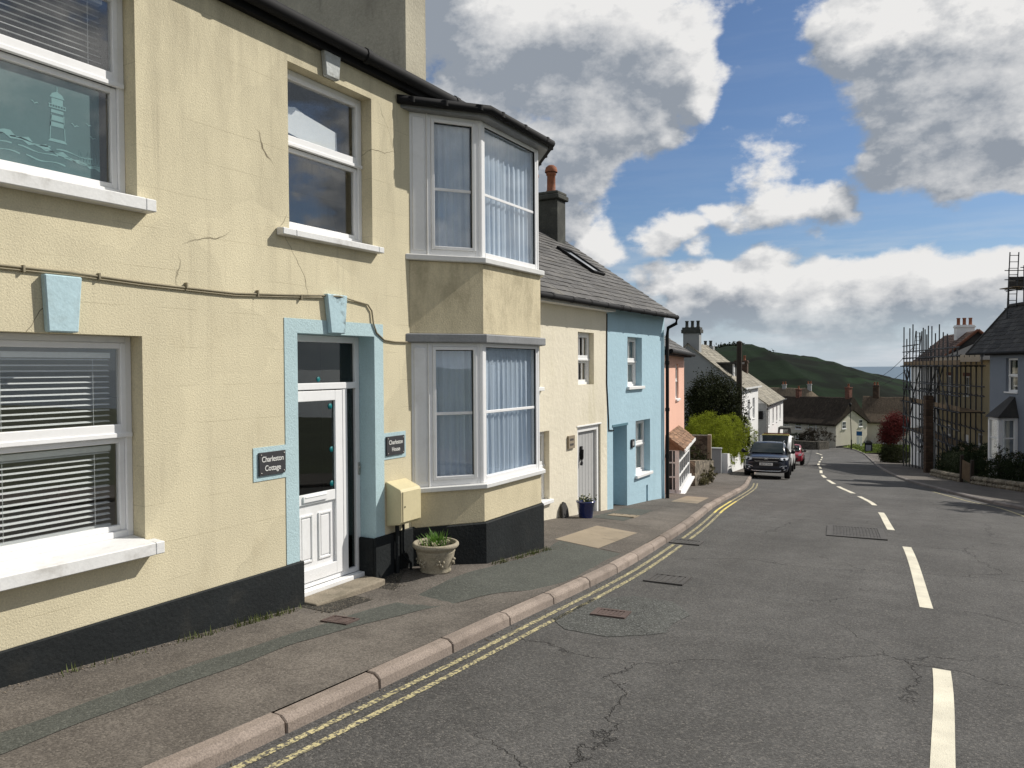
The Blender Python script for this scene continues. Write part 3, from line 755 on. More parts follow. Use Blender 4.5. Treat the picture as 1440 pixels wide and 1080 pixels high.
sign('dark slate house sign left of the white door, reading Charleston Cottage', 4.59,4.89,.985,1.185, ['Charleston','Cottage'], M['slate_plate'], M['letter_white'], YF[0], YF[1], .068)
sign('dark slate house sign between the door and the bay, reading Charleston House', 6.29,6.59,.985,1.185, ['Charleston','House'], M['slate_plate'], M['letter_white'], YF[0], YF[1], .064)
# meter box
t = Thing('meter_box','cream utility box with sloping lid on the wall between door and bay','utility box',YF[0],YF[1],(6.45,0,.27))
M['meter'] = mat('cream glass-fibre box', (.60,.53,.33), .55, .06, 3, .05, 40, stain=((.4,.33,.18),.4,3))
mb = MB(); x0,x1 = 6.29,6.63
mb.sect([(-.001,.245),(-.19,.275),(-.205,.30),(-.205,.61),(-.19,.64),(-.001,.715)], x0,x1); t.part('case', mb, M['meter'], bevel=.008, seg=2)
mb = MB(); mb.box(x0+.02,x1-.02,-.213,-.206,.30,.62); t.part('door', mb, M['meter'], bevel=.004)
mb = MB(); mb.lathe([(0,-.006),(.008,-.005),(.008,0)],(x0+.05,-.213,.46),10,axis='y'); t.part('catch', mb, M['black'])
mb = MB(); mb.tube([(6.40,-.06,.25),(6.40,-.06,-.45)],.022,8); mb.tube([(6.52,-.05,.25),(6.52,-.05,-.1),(6.58,-.10,-.2),(6.58,-.10,-.45)],.014,8)
t.part('pipe', mb, M['plinth'])
# stone urn with spring bulbs
px,py = -4.80,6.66; pz = pav(px,py)
M['urn'] = mat('weathered cast stone', (.34,.30,.225), .92, .2, 9, .2, 60, .004, 40, 4, stain=((.12,.11,.07),.75,9))
t = Thing('stone_urn','weathered cast-stone garden pot with a rolled rim beside the meter box','planter',(px,py,pz),R(20))
mb = MB(); prof = [(0,0),(.155,0),(.165,.02),(.158,.035),(.17,.06),(.195,.16),(.205,.215),(.21,.225),(.203,.235),(.212,.25),(.235,.265),(.25,.285),(.248,.305),(.235,.318),(.215,.315),(.205,.295),(.195,.27),(0,.265)]
mb.lathe(prof, n=40)
for k in range(6):
    a = k*math.pi/3
    for j in range(5):
        b = a+(j-2)*.09; zz = .12+.03*math.sin(j*1.7); r = .178+zz*.13+.002
        mb.lathe([(0,.016),(.010,.012),(.016,0),(.010,-.012),(0,-.016)],(r*math.cos(b),r*math.sin(b),zz),8)
t.part('pot', mb, M['urn'])
M['soil'] = mat('dark potting soil', (.04,.03,.022), .95, .3, 14, .3, 60, .01, 60)
mb = MB(); mb.lathe([(0,.275),(.12,.282),(.2,.272)],n=24); t.part('soil', mb, M['soil'])
M['leaf_pot'] = mat('fresh green blades', (.10,.20,.035), .5, .25, 9, .2, 40, trans=.3)
M['pale_petal'] = mat('pale cream petals', (.65,.62,.45), .6, trans=.3)
t = Thing('bulb_plant','clump of narrow green bulb leaves growing in the stone pot','plant',(px,py,pz+.27),0)
mb = MB(); fl = MB()
for k in range(150):
    a = rnd.uniform(0,6.28); r = abs(rnd.gauss(0,.07)); bx,by = r*math.cos(a)+.01, r*math.sin(a); h = rnd.uniform(.05,.17); ln = rnd.uniform(.02,.11); a2 = a+rnd.uniform(-.7,.7); w = .006
    ca,sa = math.cos(a2),math.sin(a2)
    p0 = (bx-sa*w,by+ca*w,.0); p1 = (bx+sa*w,by-ca*w,0); q0 = (bx+ca*ln*.45-sa*w,by+sa*ln*.45+ca*w,h*.7); q1 = (bx+ca*ln*.45+sa*w,by+sa*ln*.45-ca*w,h*.7)
    mb.add([p0,p1,q1,q0,(bx+ca*ln,by+sa*ln,h)],[(0,1,2,3),(3,2,4)],0,rnd.uniform(-.4,.4))
for k in range(40):
    a = rnd.uniform(0,6.28); r = rnd.uniform(.05,.15); fl.leaves(4, lambda: (r*math.cos(a)+rnd.uniform(-.01,.01), r*math.sin(a)+rnd.uniform(-.01,.01), .03+rnd.uniform(0,.03)), .018)
t.part('leaves', mb, M['leaf_pot']); t.part('flowers', fl, M['pale_petal'])
# weeds and grit along the foot of the wall
M['weed'] = mat('low weeds', (.10,.12,.035), .7, .3, 6, .2, 40, trans=.2)
mb = MB()
for (u,n,s) in ((2.95,16,.05),(3.9,45,.05),(4.35,60,.06),(4.62,40,.05),(4.78,40,.05),(7.6,60,.05),(8.0,60,.05),(8.4,70,.05),(8.7,60,.05),(3.3,14,.03)):
    X = -5.10 if u < 7 else -4.58
    for k in range(n):
        x,y = X+rnd.uniform(0,.07), u+rnd.gauss(0,.09); h = s*rnd.uniform(.4,1.3); a = rnd.uniform(0,6.28); w = .006; z = pav(x,y)
        mb.add([(x-w*math.sin(a),y+w*math.cos(a),z-.01),(x+w*math.sin(a),y-w*math.cos(a),z-.01),(x+h*.5*math.cos(a),y+h*.5*math.sin(a),z+h)],[(0,1,2)],0,rnd.uniform(-.5,.5))
tag(mb.build('weeds', M['weed']), kind='stuff')
M['grit'] = mat('loose grit', (.16,.135,.105), .95, .3, 30, .2, 60)
mb = MB()
def stone(mb, x,y,z,s,mi=0):
    vs = [(x+s*rnd.uniform(.6,1)*a, y+s*rnd.uniform(.6,1)*b, z+s*.7*rnd.uniform(.6,1)*c) for a,b,c in ((1,0,0),(-1,0,0),(0,1,0),(0,-1,0),(0,0,1),(0,0,-.4))]
    mb.add(vs,[(0,2,4),(2,1,4),(1,3,4),(3,0,4),(2,0,5),(1,2,5),(3,1,5),(0,3,5)],mi,rnd.uniform(-.5,.4))
for k in range(900):
    u = rnd.uniform(2,9.3)
    if 6.6 < u < 9.4: X = -4.6; x = X+abs(rnd.gauss(0,.07))
    elif 4.95 < u < 6.2: x = -4.93+abs(rnd.gauss(0,.1))
    else: x = -5.13+abs(rnd.gauss(0,.05))
    if u > 6.2 and u < 7.4: x -= .35
    stone(mb,x,u,pav(x,u)+.003,rnd.uniform(.004,.013))
for k in range(260):
    u = rnd.uniform(1,16); x = kf(u)+abs(rnd.gauss(0,.05))+.01; stone(mb,x,u,G(u)+.003,rnd.uniform(.004,.012))
tag(mb.build('grit', M['grit']), kind='stuff')
# ------------------------------------------------------------------ slated roofs
def slate_roof(mb, O, U, S, L, H, tw=.30, ex=.22, th=.012, jit=.012, mi=0, base=True, tv=.28):
    """slates laid in courses on the plane at O spanned by U (along the eave) and S (up the slope)"""
    O,U,S = Vector(O),Vector(U).normalized(),Vector(S).normalized(); N = U.cross(S).normalized()
    if N.z < 0: N = -N
    if base: 
        q = [O,O+U*L,O+U*L+S*H,O+S*H]; q2 = [p-N*.06 for p in q]
        mb.add(q+q2,[(0,1,2,3),(7,6,5,4),(0,4,5,1),(1,5,6,2),(2,6,7,3),(3,7,4,0)],mi,0)
    n = int(H/ex)+1
    for j in range(n):
        s0 = j*ex - rnd.uniform(0,jit); s1 = min(s0+ex*1.25, H)
        if s0 >= H-.03: break
        x = -rnd.uniform(0,tw)*.0-(tw/2 if j % 2 else 0)
        while x < L:
            a = max(x+.003,0); b = min(x+tw-.003,L)
            if b-a > .03:
                d = rnd.uniform(-jit,jit); lift = th+rnd.uniform(0,.008); 
                p0 = O+U*a+S*(s0+d)+N*lift; p1 = O+U*b+S*(s0+d+rnd.uniform(-.004,.004))+N*(lift+rnd.uniform(-.002,.004))
                p2 = O+U*b+S*s1+N*.002; p3 = O+U*a+S*s1+N*.002
                k0 = p0-N*lift; k1 = p1-N*lift
                mb.add([p0,p1,p2,p3,k0,k1],[(0,1,2,3),(4,5,1,0),(0,3,4),(1,5,2)],mi,rnd.uniform(-tv,tv))
            x += tw
def gable_house(T, x0,x1, y0,y1, zb, ze, zr, holes, m_wall, m_roof, over=.2, verge=.08, tw=.3, ex=.22, ridge_m=None, hip=(0,0), back=True):
    """walls with gables and a slated roof; front at y0 (towards -y)"""
    mb = MB(); yr = (y0+y1)/2
    mb.wall(x0,x1,zb,ze,holes,y0)
    mb.quad((x1,y1,zb),(x0,y1,zb),(x0,y1,ze),(x1,y1,ze))
    for x,fl in ((x0,True),(x1,False)):
        v = [(x,y0,zb),(x,y1,zb),(x,y1,ze),(x,yr,zr-.05),(x,y0,ze)]
        mb.add(v,[(0,1,2,3,4)] if not fl else [(4,3,2,1,0)])
    w = T.part('wall', mb, m_wall)
    rb = MB(); run = yr-y0; sl = math.hypot(run, zr-ze); S = Vector((0,run,zr-ze)); k = over/run
    L = x1-x0+2*verge
    slate_roof(rb, (x0-verge,y0-over,ze-(zr-ze)*k), (1,0,0), S, L, sl*(1+k), tw, ex)
    if back: 
        q = [(x1+verge,y1+over,ze-(zr-ze)*k),(x0-verge,y1+over,ze-(zr-ze)*k),(x0-verge,yr,zr),(x1+verge,yr,zr)]
        rb.add(q+[(p[0],p[1],p[2]-.06) for p in q],[(0,1,2,3),(7,6,5,4),(0,4,5,1),(1,5,6,2),(2,6,7,3),(3,7,4,0)])
    n = int(L/.45)
    for i in range(n):
        a = x0-verge+L*i/n; rb.add([(a+.005,yr-.11,zr-.06),(a+L/n-.005,yr-.11,zr-.06),(a+L/n-.005,yr,zr+.045),(a+.005,yr,zr+.045),(a+.005,yr+.11,zr-.06),(a+L/n-.005,yr+.11,zr-.06)],[(0,1,2,3),(3,2,5,4)],0,rnd.uniform(-.2,.2))
    r = T.part('roof', rb, m_roof)
    return w, r
def chimney(T, parent, x0,x1,y0,y1,z0,z1, m, pots=(), cap=.06, pot_m=None, corbel=True, label=None):
    mb = MB(); mb.box(x0,x1,y0,y1,z0,z1)
    if corbel: mb.box(x0-cap,x1+cap,y0-cap,y1+cap,z1,z1+.12); mb.box(x0-cap*.4,x1+cap*.4,y0-cap*.4,y1+cap*.4,z1+.12,z1+.2)
    c = T.part('chimney', mb, m, parent, bevel=.02, label=label)
    top = z1+(.2 if corbel else 0)
    return c, top
def chimney_pots(T, parent, spots, top, m, h=.45, r=.11, hood=None):
    for i,(x,y) in enumerate(spots):
        p = MB(); p.lathe([(r*1.05,-.01),(r*1.05,.05),(r*.9,.07),(r*.85,h-.08),(r*1.05,h-.06),(r*1.05,h),(r*.8,h),(r*.75,0)],(x,y,top),14)
        if hood and i == hood-1: p.lathe([(r*1.3,h),(r*1.3,h+.03),(r*1.1,h+.12),(r*.6,h+.17),(0,h+.18)],(x,y,top),14)
        T.part('chimney_pot', p, m, parent)

M['cream'] = mat('cream painted render', (.72,.665,.535), .88, .06, .9, .06, 30, .010, 9, 4, stain=((.46,.42,.24),.45,1.3), streak=True)
M['skyblue'] = mat('sky blue painted render', (.39,.555,.64), .85, .06, .9, .05, 30, .010, 8, 4, stain=((.28,.42,.48),.35,1.6), streak=True)
M['doorblue'] = mat('deep teal blue door', (.10,.20,.245), .6, .08, 2, .05, 40)
M['pink'] = mat('salmon pink painted render', (.76,.455,.35), .88, .07, 1, .05, 30, .006, 12, 3)
M['grey_door'] = mat('pale grey painted boards', (.42,.42,.415), .6, .05, 3, .05, 40)
M['terracotta'] = mat('terracotta', (.26,.10,.055), .85, .25, 6, .2, 40, stain=((.07,.05,.04),.6,5))
M['clay_tile'] = mat('brown clay tiles', (.21,.125,.075), .85, .25, 2, .25, 30, .003, 40, stain=((.1,.085,.05),.5,4))
M['stack_dark'] = mat('dark weathered chimney render', (.060,.062,.056), .9, .25, 3, .2, 30, .01, 25, stain=((.12,.12,.10),.5,3))
M['white_paint'] = mat('white painted wood', (.80,.80,.79), .5, .03, 3, .03, 30)
M['navy_glaze'] = mat('cobalt blue glaze', (.012,.024,.13), .2, .1, 4, .05, 30, spec=.6, coat=.4)

def small_sash(T, x0,x1,z0,z1, rec, zm, panes=(3,1), sill=True, mats=None, drop=None, shim=.06):
    o = sash_window(T, x0+.003,x1-.003,z0,z1, rec, zm, panes=panes, mats=mats or M['white_paint'])
    if sill:
        s = MB(); s.box(x0-.05,x1+.05,-.06,rec,z0-.06,z0+.002); T.part('sill', s, M['white_paint'], o, bevel=.006)
    if drop:
        d = MB(); 
        for a,b in drop: drape(d, a,b,z0+.06,z1-.06,rec+.11,4,.02)
        T.part('curtain', d, M['net'], o)
    return o
M['net'] = mat('off-white curtain', (.66,.63,.56), .9, .05, 3, .05, 50, trans=.3)

CF = ((-5.93,0,0),R(90))
# ---- cream cottage
T = Thing('cream_cottage','cream rendered cottage with a pale grey boarded door, between the yellow and blue houses','house',*CF,(12,0,pav(-5.95,12)))
x0,x1,ze,zr,yb = 9.75,14.0,3.28,5.22,5.6
holes = [(12.67,13.38,1.58,2.55,.16),(10.45,11.2,1.58,2.52,.16),(10.72,11.52,-.32,.84,.16),(12.63,13.68,-.93,.81,.13)]
mb = MB(); mb.wall(x0,x1,-2.0,ze,holes,0); mb.quad((x1,yb,-2),(x0,yb,-2),(x0,yb,ze),(x1,yb,ze))
v = [(x0,0,-2),(x0,yb,-2),(x0,yb,ze),(x0,yb/2,zr-.03),(x0,0,ze)]; mb.add(v,[(4,3,2,1,0)])
T.part('wall', mb, M['cream'])
small_sash(T,12.67,13.38,1.58,2.55,.10,2.05,(3,1),sill=False); 
small_sash(T,10.45,11.2,1.58,2.52,.10,2.05,(3,1)); small_sash(T,10.72,11.52,-.32,.84,.10,.25,(2,1),drop=((10.78,10.98),(11.26,11.46)))
mb = MB(); frame_rect(mb,12.65,13.66,-.93,.80,.09,.035,.125,wb=.01); mb.box(12.6,13.71,-.012,.0,.81,.84); 
df = T.part('door_frame', mb, M['white_paint'], bevel=.006)
mb = MB()
for k in range(6): a = 12.74+k*.138; mb.box(a+.003,a+.135,.085,.115,-.90,.71)
dr = T.part('door', mb, M['grey_door'], bevel=.004)
mb = MB(); mb.lathe([(0,-.035),(.05,-.03),(.06,0)],(12.95,.085,.30),14,axis='y'); mb.tube([(12.95,.05,.38),(12.93,.045,.22),(12.90,.04,.14),(12.88,.04,.10)],.028,8); mb.box(12.91,12.99,.06,.085,.2,.44)
T.part('knocker', mb, M['black'], dr)
rb = MB(); ov = .25; run = yb/2; ge = ze-(zr-ze)*ov/run-.05; k = ov/run; S = Vector((0,run,zr-ze)); sl = S.length
slate_roof(rb,(x0-.02,-ov,ze-(zr-ze)*k),(1,0,0),S,x1-x0+.02,sl*(1+k)+.0,.30,.20)
q = [(x1,yb+.2,ze-.15),(x0,yb+.2,ze-.15),(x0,run,zr),(x1,run,zr)]; rb.add(q+[(p[0],p[1],p[2]-.06) for p in q],[(0,1,2,3),(7,6,5,4),(0,4,5,1),(1,5,6,2),(2,6,7,3),(3,7,4,0)])
rf = T.part('roof', rb, M['slate'])
mb = MB(); mb.tube([(x0,-ov-.03,ge-.005),(x1-.02,-ov-.03,ge)],.05,10)
for k in range(6): mb.lathe([(.058,-.03),(.058,.03)],(x0+.6+k*.75,-ov-.03,ge),10,axis='x')
T.part('gutter', mb, M['black'])
mb = MB(); mb.box(x0,x1-.02,-ov+.05,-.002,ge-.08,ge+.04); T.part('fascia', mb, M['upvc_grey'])
mb = MB(); mb.box(12.60,13.72,-.03,.13,-1.3,-.93); T.part('step', mb, M['step'], bevel=.02)
# ---- blue cottage
T = Thing('blue_cottage','sky blue cottage with a deep doorway and a skylight in its slate roof','house',*CF,(15.7,0,pav(-5.95,15.7)))
x0,x1 = 14.0,17.45
holes = [(15.1,15.95,1.49,2.54,.2),(15.56,16.46,-.43,.745,.2),(14.3,15.06,-1.02,.70,.75),(16.2,16.31,-1.12,-.72,.1)]
mb = MB(); mb.wall(x0,x1,-2.4,ze,holes,0); mb.quad((x1,yb,-2.4),(x0,yb,-2.4),(x0,yb,ze),(x1,yb,ze))
v = [(x1,0,-2.4),(x1,yb,-2.4),(x1,yb,ze),(x1,yb/2,zr-.03),(x1,0,ze)]; mb.add(v,[(0,1,2,3,4)])
T.part('wall', mb, M['skyblue'])
small_sash(T,15.1,15.95,1.49,2.54,.14,2.02,(2,1),drop=((15.72,15.9),)); small_sash(T,15.56,16.46,-.43,.745,.14,.20,(2,1),drop=((16.2,16.4),))
mb = MB(); mb.box(14.31,15.05,.70,.74,-1.02,.69)
for k in range(5): a = 14.36+k*.13; mb.box(a,a+.122,.69,.70,-.98,.66)
T.part('door', mb, M['doorblue'], bevel=.003)
mb = MB(); mb.box(16.2,16.31,.06,.1,-1.12,-.72); T.part('vent', mb, M['doorblue'])
mb = MB(); mb.box(14.27,15.09,-.06,.75,-1.4,-1.02); T.part('step', mb, M['step'], bevel=.02)
mb = MB(); mb.box(14.26,15.1,-.01,.0,.70,.745); T.part('lintel', mb, M['doorblue'])
rb = MB()
slate_roof(rb,(x0,-ov,ze-(zr-ze)*k*0-(zr-ze)*ov/run),(1,0,0),S,x1-x0+.08,sl*(1+ov/run),.30,.20)
q = [(x1+.08,yb+.2,ze-.15),(x0,yb+.2,ze-.15),(x0,run,zr),(x1+.08,run,zr)]; rb.add(q+[(p[0],p[1],p[2]-.06) for p in q],[(0,1,2,3),(7,6,5,4),(0,4,5,1),(1,5,6,2),(2,6,7,3),(3,7,4,0)])
rf = T.part('roof', rb, M['slate'])
# skylight lying in the roof plane
Mx = Matrix.Translation((15.85,1.43,ze+(zr-ze)*1.43/run)) @ Matrix.Rotation(math.atan2(zr-ze,run),4,'X')
f = MB(); f.M = Mx; frame_rect_pts = [(-.32,-.27,-.55,.55),(.27,.32,-.55,.55)]
for a,b,c,d in frame_rect_pts: f.box(a,b,c,d,.0,.075)
f.box(-.27,.27,-.55,-.48,.0,.07); f.box(-.27,.27,.46,.55,.0,.085)
o = T.part('skylight', f, M['black'], rf, bevel=.006)
g = MB(); g.M = Mx; g.box(-.27,.27,-.48,.46,.045,.052); g2 = MB(); g2.M = Mx; g2.box(-.27,.27,-.48,.46,.0,.02)
M['skyglass'] = mat('roof glass', (.05,.06,.07), .05, spec=.9, coat=1)
T.part('skylight_pane', g, M['skyglass'], rf)
c, top = chimney(T, rf, 16.55,17.02,2.35,3.35,4.7,5.95, M['stack_dark'], corbel=True)
chimney_pots(T, rf, [(16.78,2.62),(16.78,3.1)], top, M['terracotta'], .5, .12, hood=1)
mb = MB(); mb.tube([(16.85,3.1,top+.5),(16.85,3.1,top+.62)],.04,8); mb.lathe([(.0,0),(.09,.02),(.09,.20),(.06,.24),(0,.25)],(16.85,3.1,top+.62),12); T.part('cowl', mb, M['black'], rf)
mb = MB(); gx = x1+.1
mb.tube([(x0,-ov-.03,ge),(gx,-ov-.03,ge+.005)],.05,10)
for kk in range(5): mb.lathe([(.058,-.03),(.058,.03)],(x0+.5+kk*.75,-ov-.03,ge),10,axis='x')
T.part('gutter', mb, M['black'])
mb = MB(); mb.tube([(gx-.04,-ov-.03,ge-.02),(gx-.04,-ov-.02,ge-.14),(gx-.1,-.09,ge-.24),(gx-.1,-.07,ge-.42),(gx-.1,-.07,-1.3)],.042,10)
for z in (2.0,.9,-.2): mb.lathe([(.052,-.04),(.052,.04)],(gx-.1,-.07,z),10)
T.part('downpipe', mb, M['black'])
mb = MB(); mb.tube([(x1-.18,-.03,2.7),(x1-.17,-.03,-.6),(x1-.15,-.03,-1.25)],.022,8); T.part('waste_pipe', mb, M['skyblue'])
mb = MB(); mb.tube([(13.99,-.012,2.95),(13.97,-.012,1.6),(14.05,-.012,.9),(14.06,-.014,.66),(14.3,-.014,.64)],.012,6); T.part('wall_cable', mb, M['black'])
t = sign('small dark number plate on the blue wall beside the lower window', 15.27,15.44,.20,.36, [], M['slate_plate'], M['letter_white'], *CF, .08) if False else None
def small_plate(label, x0,x1,z0,z1,m,strokes):
    t = Thing('house_sign', label, 'sign', *CF, ((x0+x1)/2,0,z0)); mb = MB(); mb.box(x0,x1,-.035,-.001,z0,z1); t.part('plate', mb, m, bevel=.004)
    w = x1-x0
    for (a,b,c,d) in strokes: s = MB(); s.box(x0+w*a,x0+w*b,-.038,-.035,z0+(z1-z0)*c,z0+(z1-z0)*d); t.part('lettering', s, M['ink'] if m is not M['slate_plate'] else M['letter_white'])
M['ink'] = mat('dark grey lettering', (.09,.085,.08), .7)
rows = [(.2+.12*i,.28+.12*i,.62,.78) for i in range(5)]+[(.2+.12*i,.28+.12*i,.24,.4) for i in range(5)]
small_plate('pale stone plaque on the cream wall left of the grey door', 12.2,12.46,.46,.69, M['slab'], rows)
small_plate('small dark house number plate on the blue wall between door and lower window', 15.26,15.42,.20,.37, M['slate_plate'], [(.28,.42,.25,.75),(.58,.72,.25,.75)])
# blue flowerpot and the slate leaning by it
px,py = -5.62,12.3; pz = pav(px,py)
t = Thing('flowerpot','glazed cobalt blue flowerpot outside the grey door','planter',(px,py,pz))
mb = MB(); mb.lathe([(0,0),(.115,0),(.12,.01),(.158,.27),(.17,.275),(.17,.30),(.15,.30),(.14,.25),(0,.25)],n=28); t.part('pot', mb, M['navy_glaze'])
mb = MB(); mb.lathe([(0,.265),(.14,.262)],n=16); t.part('soil', mb, M['soil'])
t = Thing('pansy_plant','low leafy plant with a few pale flowers growing in the blue flowerpot','plant',(px,py,pz+.26))
mb = MB(); mb.leaves(160, lambda: (rnd.gauss(0,.06),rnd.gauss(0,.06),abs(rnd.gauss(.05,.04))), .024); M['leaf_dark'] = mat('dark green leaves', (.035,.055,.018), .6, .3, 6, .2, 30, trans=.15); t.part('leaves', mb, M['leaf_dark'])
mb = MB(); mb.leaves(22, lambda: (rnd.gauss(0,.07),rnd.gauss(0,.07),rnd.uniform(.05,.13)), .022); t.part('flowers', mb, M['pale_petal'])
t = Thing('slate_slab','dark rounded slate leaning on the cream wall left of the blue flowerpot','stone',(-5.86,11.95,pav(-5.9,11.95)),R(90))
mb = MB(); mb.M = Matrix.Rotation(R(-10),4,'X'); mb.slab([(-.12,0),(.13,0),(.14,.15),(.08,.25),(0,.28),(-.09,.2)], -.03,.01); t.part('slab', mb, M['slate_dark'], bevel=.01)

M['dark_pane'] = mat('dark small-paned glass', (.02,.025,.03), .15, spec=.25)
# ---- pink cottage, turned with the bend of the street
PF = ((-6.48,19.15,0),R(90)+math.atan2(.213,.977))
T = Thing('pink_cottage','salmon pink cottage with a tiled white bay window, just past the blue cottage','house',*PF,(1.8,0,pav(-6.6,20)))
ze2,zr2 = 2.5,4.3
holes = [(2.55,3.45,.96,1.98,.16)]
gable_house(T,-1.5,5.28,0,5.4,-3.2,ze2,zr2,holes,M['pink'],M['slate'],over=.28,verge=.14)
o = small_sash(T,2.55,3.45,.96,1.98,.06,1.48,(1,1),sill=True,mats=M['upvc_grey'])
mb = MB(); mb.tube([(-1.6,-.31,ze2-.22),(5.45,-.31,ze2-.22)],.055,10); mb.box(-1.5,5.3,-.24,-.001,ze2-.3,ze2-.18); T.part('gutter', mb, M['black'])
# bay: x .35..3.45, out .27
bx0,bx1,bz0,bz1,bo = .05,3.3,-1.38,-.2,-.34
f = MB()
for x in (bx0,bx1-.07): f.box(x,x+.07,bo,bo+.07,bz0+.1,bz1)
f.box(bx0,bx1,bo-.05,bo+.12,bz0+.02,bz0+.10); f.box(bx0,bx1,bo,bo+.07,bz1-.07,bz1)
n = 5
for k in range(1,n): x = bx0+.07+(bx1-bx0-.14)*k/n; f.box(x-.014,x+.014,bo+.015,bo+.05,bz0+.1,bz1-.07)
for z in (-.95,-.58): f.box(bx0+.07,bx1-.07,bo+.01,bo+.055,z-.02,z+.02)
for x,xa in ((bx0,bx0+.05),(bx1-.05,bx1)):
    f.box(x,xa,bo+.07,0,bz0+.02,bz0+.10); f.box(x,xa,bo+.07,0,bz1-.07,bz1)
    for yy in (-.17,): f.box(x+.01,xa-.01,yy-.012,yy+.012,bz0+.1,bz1-.07)
    for z in (-.95,-.58): f.box(x+.01,xa-.01,bo+.07,0,z-.02,z+.02)
    f.box(x,xa,bo+.07,bo+.11,bz0+.1,bz1-.07)
b = T.part('bay_window', f, M['white_paint'], bevel=.004)
g = MB(); g.box(bx0+.07,bx1-.07,bo+.03,bo+.036,bz0+.1,bz1-.07); g.box(bx0+.02,bx0+.026,bo+.11,-.01,bz0+.1,bz1-.07); g.box(bx1-.026,bx1-.02,bo+.11,-.01,bz0+.1,bz1-.07); T.part('pane', g, M['dark_pane'], b)
mb = MB(); mb.box(bx0-.05,bx1+.05,bo-.14,0,bz0-.04,bz0+.02); T.part('bay_sill', mb, M['white_paint'], b, bevel=.008)
mb = MB(); mb.box(bx0+.08,bx1-.08,bo+.12,-.002,-2.4,bz0-.04); T.part('bay_base', mb, M['stack_dark'])
rb = MB(); S2 = Vector((0,.52,.40))
slate_roof(rb,(bx0-.1,bo-.14,bz1-.02),(1,0,0),S2,bx1-bx0+.2,.60,.17,.11,.018,tv=.4); rb.sect([(bo-.12,bz1-.05),(0,bz1-.05),(0,bz1+.32)],bx0-.02,bx1+.02)
T.part('bay_roof', rb, M['clay_tile'])
mb = MB(); mb.box(bx0-.1,bx1+.1,bo-.17,bo-.14,bz1-.09,bz1-.02); T.part('bay_fascia', mb, M['white_paint'])
# ------------------------------------------------------------------ foliage
def leafmat(name, col, var=.35, trans=.2, vs=1.2, rough=.8): return mat(name, col, rough, var, vs, .2, 25, trans=trans, spec=.08)
M['hedge_bright'] = leafmat('yellow-green privet', (.235,.275,.026), .45, .25)
M['hedge_green'] = leafmat('mid green hedge', (.045,.075,.020))
M['hedge_dark'] = leafmat('dark box hedge', (.020,.030,.012), .25, .08)
M['bush_dark'] = leafmat('dull dark shrub leaves', (.036,.042,.018), .35, .1)
M['tree_dark'] = leafmat('dark olive tree leaves', (.030,.036,.015), .35, .1)
M['photinia'] = leafmat('red photinia leaves', (.115,.026,.024), .4, .15)
M['twig'] = mat('grey-brown twigs', (.075,.062,.05), .9, .2, 3)
M['bark'] = mat('dark creosoted timber', (.045,.034,.026), .85, .25, 3, .25, 20, .01, 20, vscale=(1,1,.15))
M['rubble'] = None
def in_blob(b, shell=.55):
    while True:
        v = Vector((rnd.gauss(0,1),rnd.gauss(0,1),rnd.gauss(0,1)))
        if v.length > .01: break
    v.normalize(); r = (shell+(1-shell)*rnd.random())*(1+.10*math.sin(v.x*7+v.y*5)+.08*math.sin(v.z*9+b[0]))
    return (b[0]+v.x*b[3]*r, b[1]+v.y*b[4]*r, b[2]+v.z*b[5]*r)
def bush(name, label, cat, base, blobs, n, size, m, group=None, trunk=None, shell=.55, sub=26, zmin=-9, rz=0, tv=.4, twigs=0, subr=.30):
    """a crown of leaf clumps over the given ellipsoids (relative to base), on twigs or a trunk"""
    t = Thing(name, label, cat, base, rz, group=group); mb = MB()
    vol = [b[3]*b[4]*b[5] for b in blobs]; s = sum(v**.67 for v in vol)
    for b,v in zip(blobs,vol):
        k = int(n*v**.67/s); nc = max(4,int(k/sub)); rr = min(b[3:])*subr
        for _ in range(nc):
            c = in_blob(b, shell); 
            if c[2] < zmin: continue
            tn = rnd.uniform(-tv*.6,tv*.6)
            for _ in range(sub):
                p = Vector((c[0]+rnd.gauss(0,rr*.55),c[1]+rnd.gauss(0,rr*.55),c[2]+rnd.gauss(0,rr*.5)))
                if p.z < zmin: continue
                sz = size*rnd.uniform(.6,1.35); d = Vector((rnd.gauss(0,1),rnd.gauss(0,1),rnd.gauss(.5,1))).normalized()
                a = d.orthogonal().normalized(); a.rotate(Matrix.Rotation(rnd.uniform(0,6.28),3,d)); q = d.cross(a)
                mb.add([p-a*sz,p-q*sz*.45,p+a*sz,p+q*sz*.45],[(0,1,2,3)],0,tn+rnd.uniform(-tv*.4,tv*.4))
    t.part('crown' if trunk else 'foliage', mb, m)
    tb = MB()
    if trunk:
        h, r = trunk; tb.tube([(0,0,-.1),(.05*h,.02*h,h*.5),(.02*h,.05*h,h)], r, 9, r1=r*.5)
    for b in blobs:
        for _ in range(max(3,twigs)):
            c = in_blob(b,.6); z0 = trunk[0]*.7 if trunk else 0
            st = (b[0]*.3,b[1]*.3,z0) if trunk else (b[0]+rnd.uniform(-.4,.4)*b[3],b[1]+rnd.uniform(-.4,.4)*b[4],0)
            md = ((st[0]+c[0])/2+rnd.uniform(-.1,.1),(st[1]+c[1])/2+rnd.uniform(-.1,.1),(st[2]+c[2])/2+.1)
            tb.tube([st,md,c], .03 if trunk else .018, 5, r1=.006)
    t.part('trunk' if trunk else 'stems', tb, M['twig'])
    return t

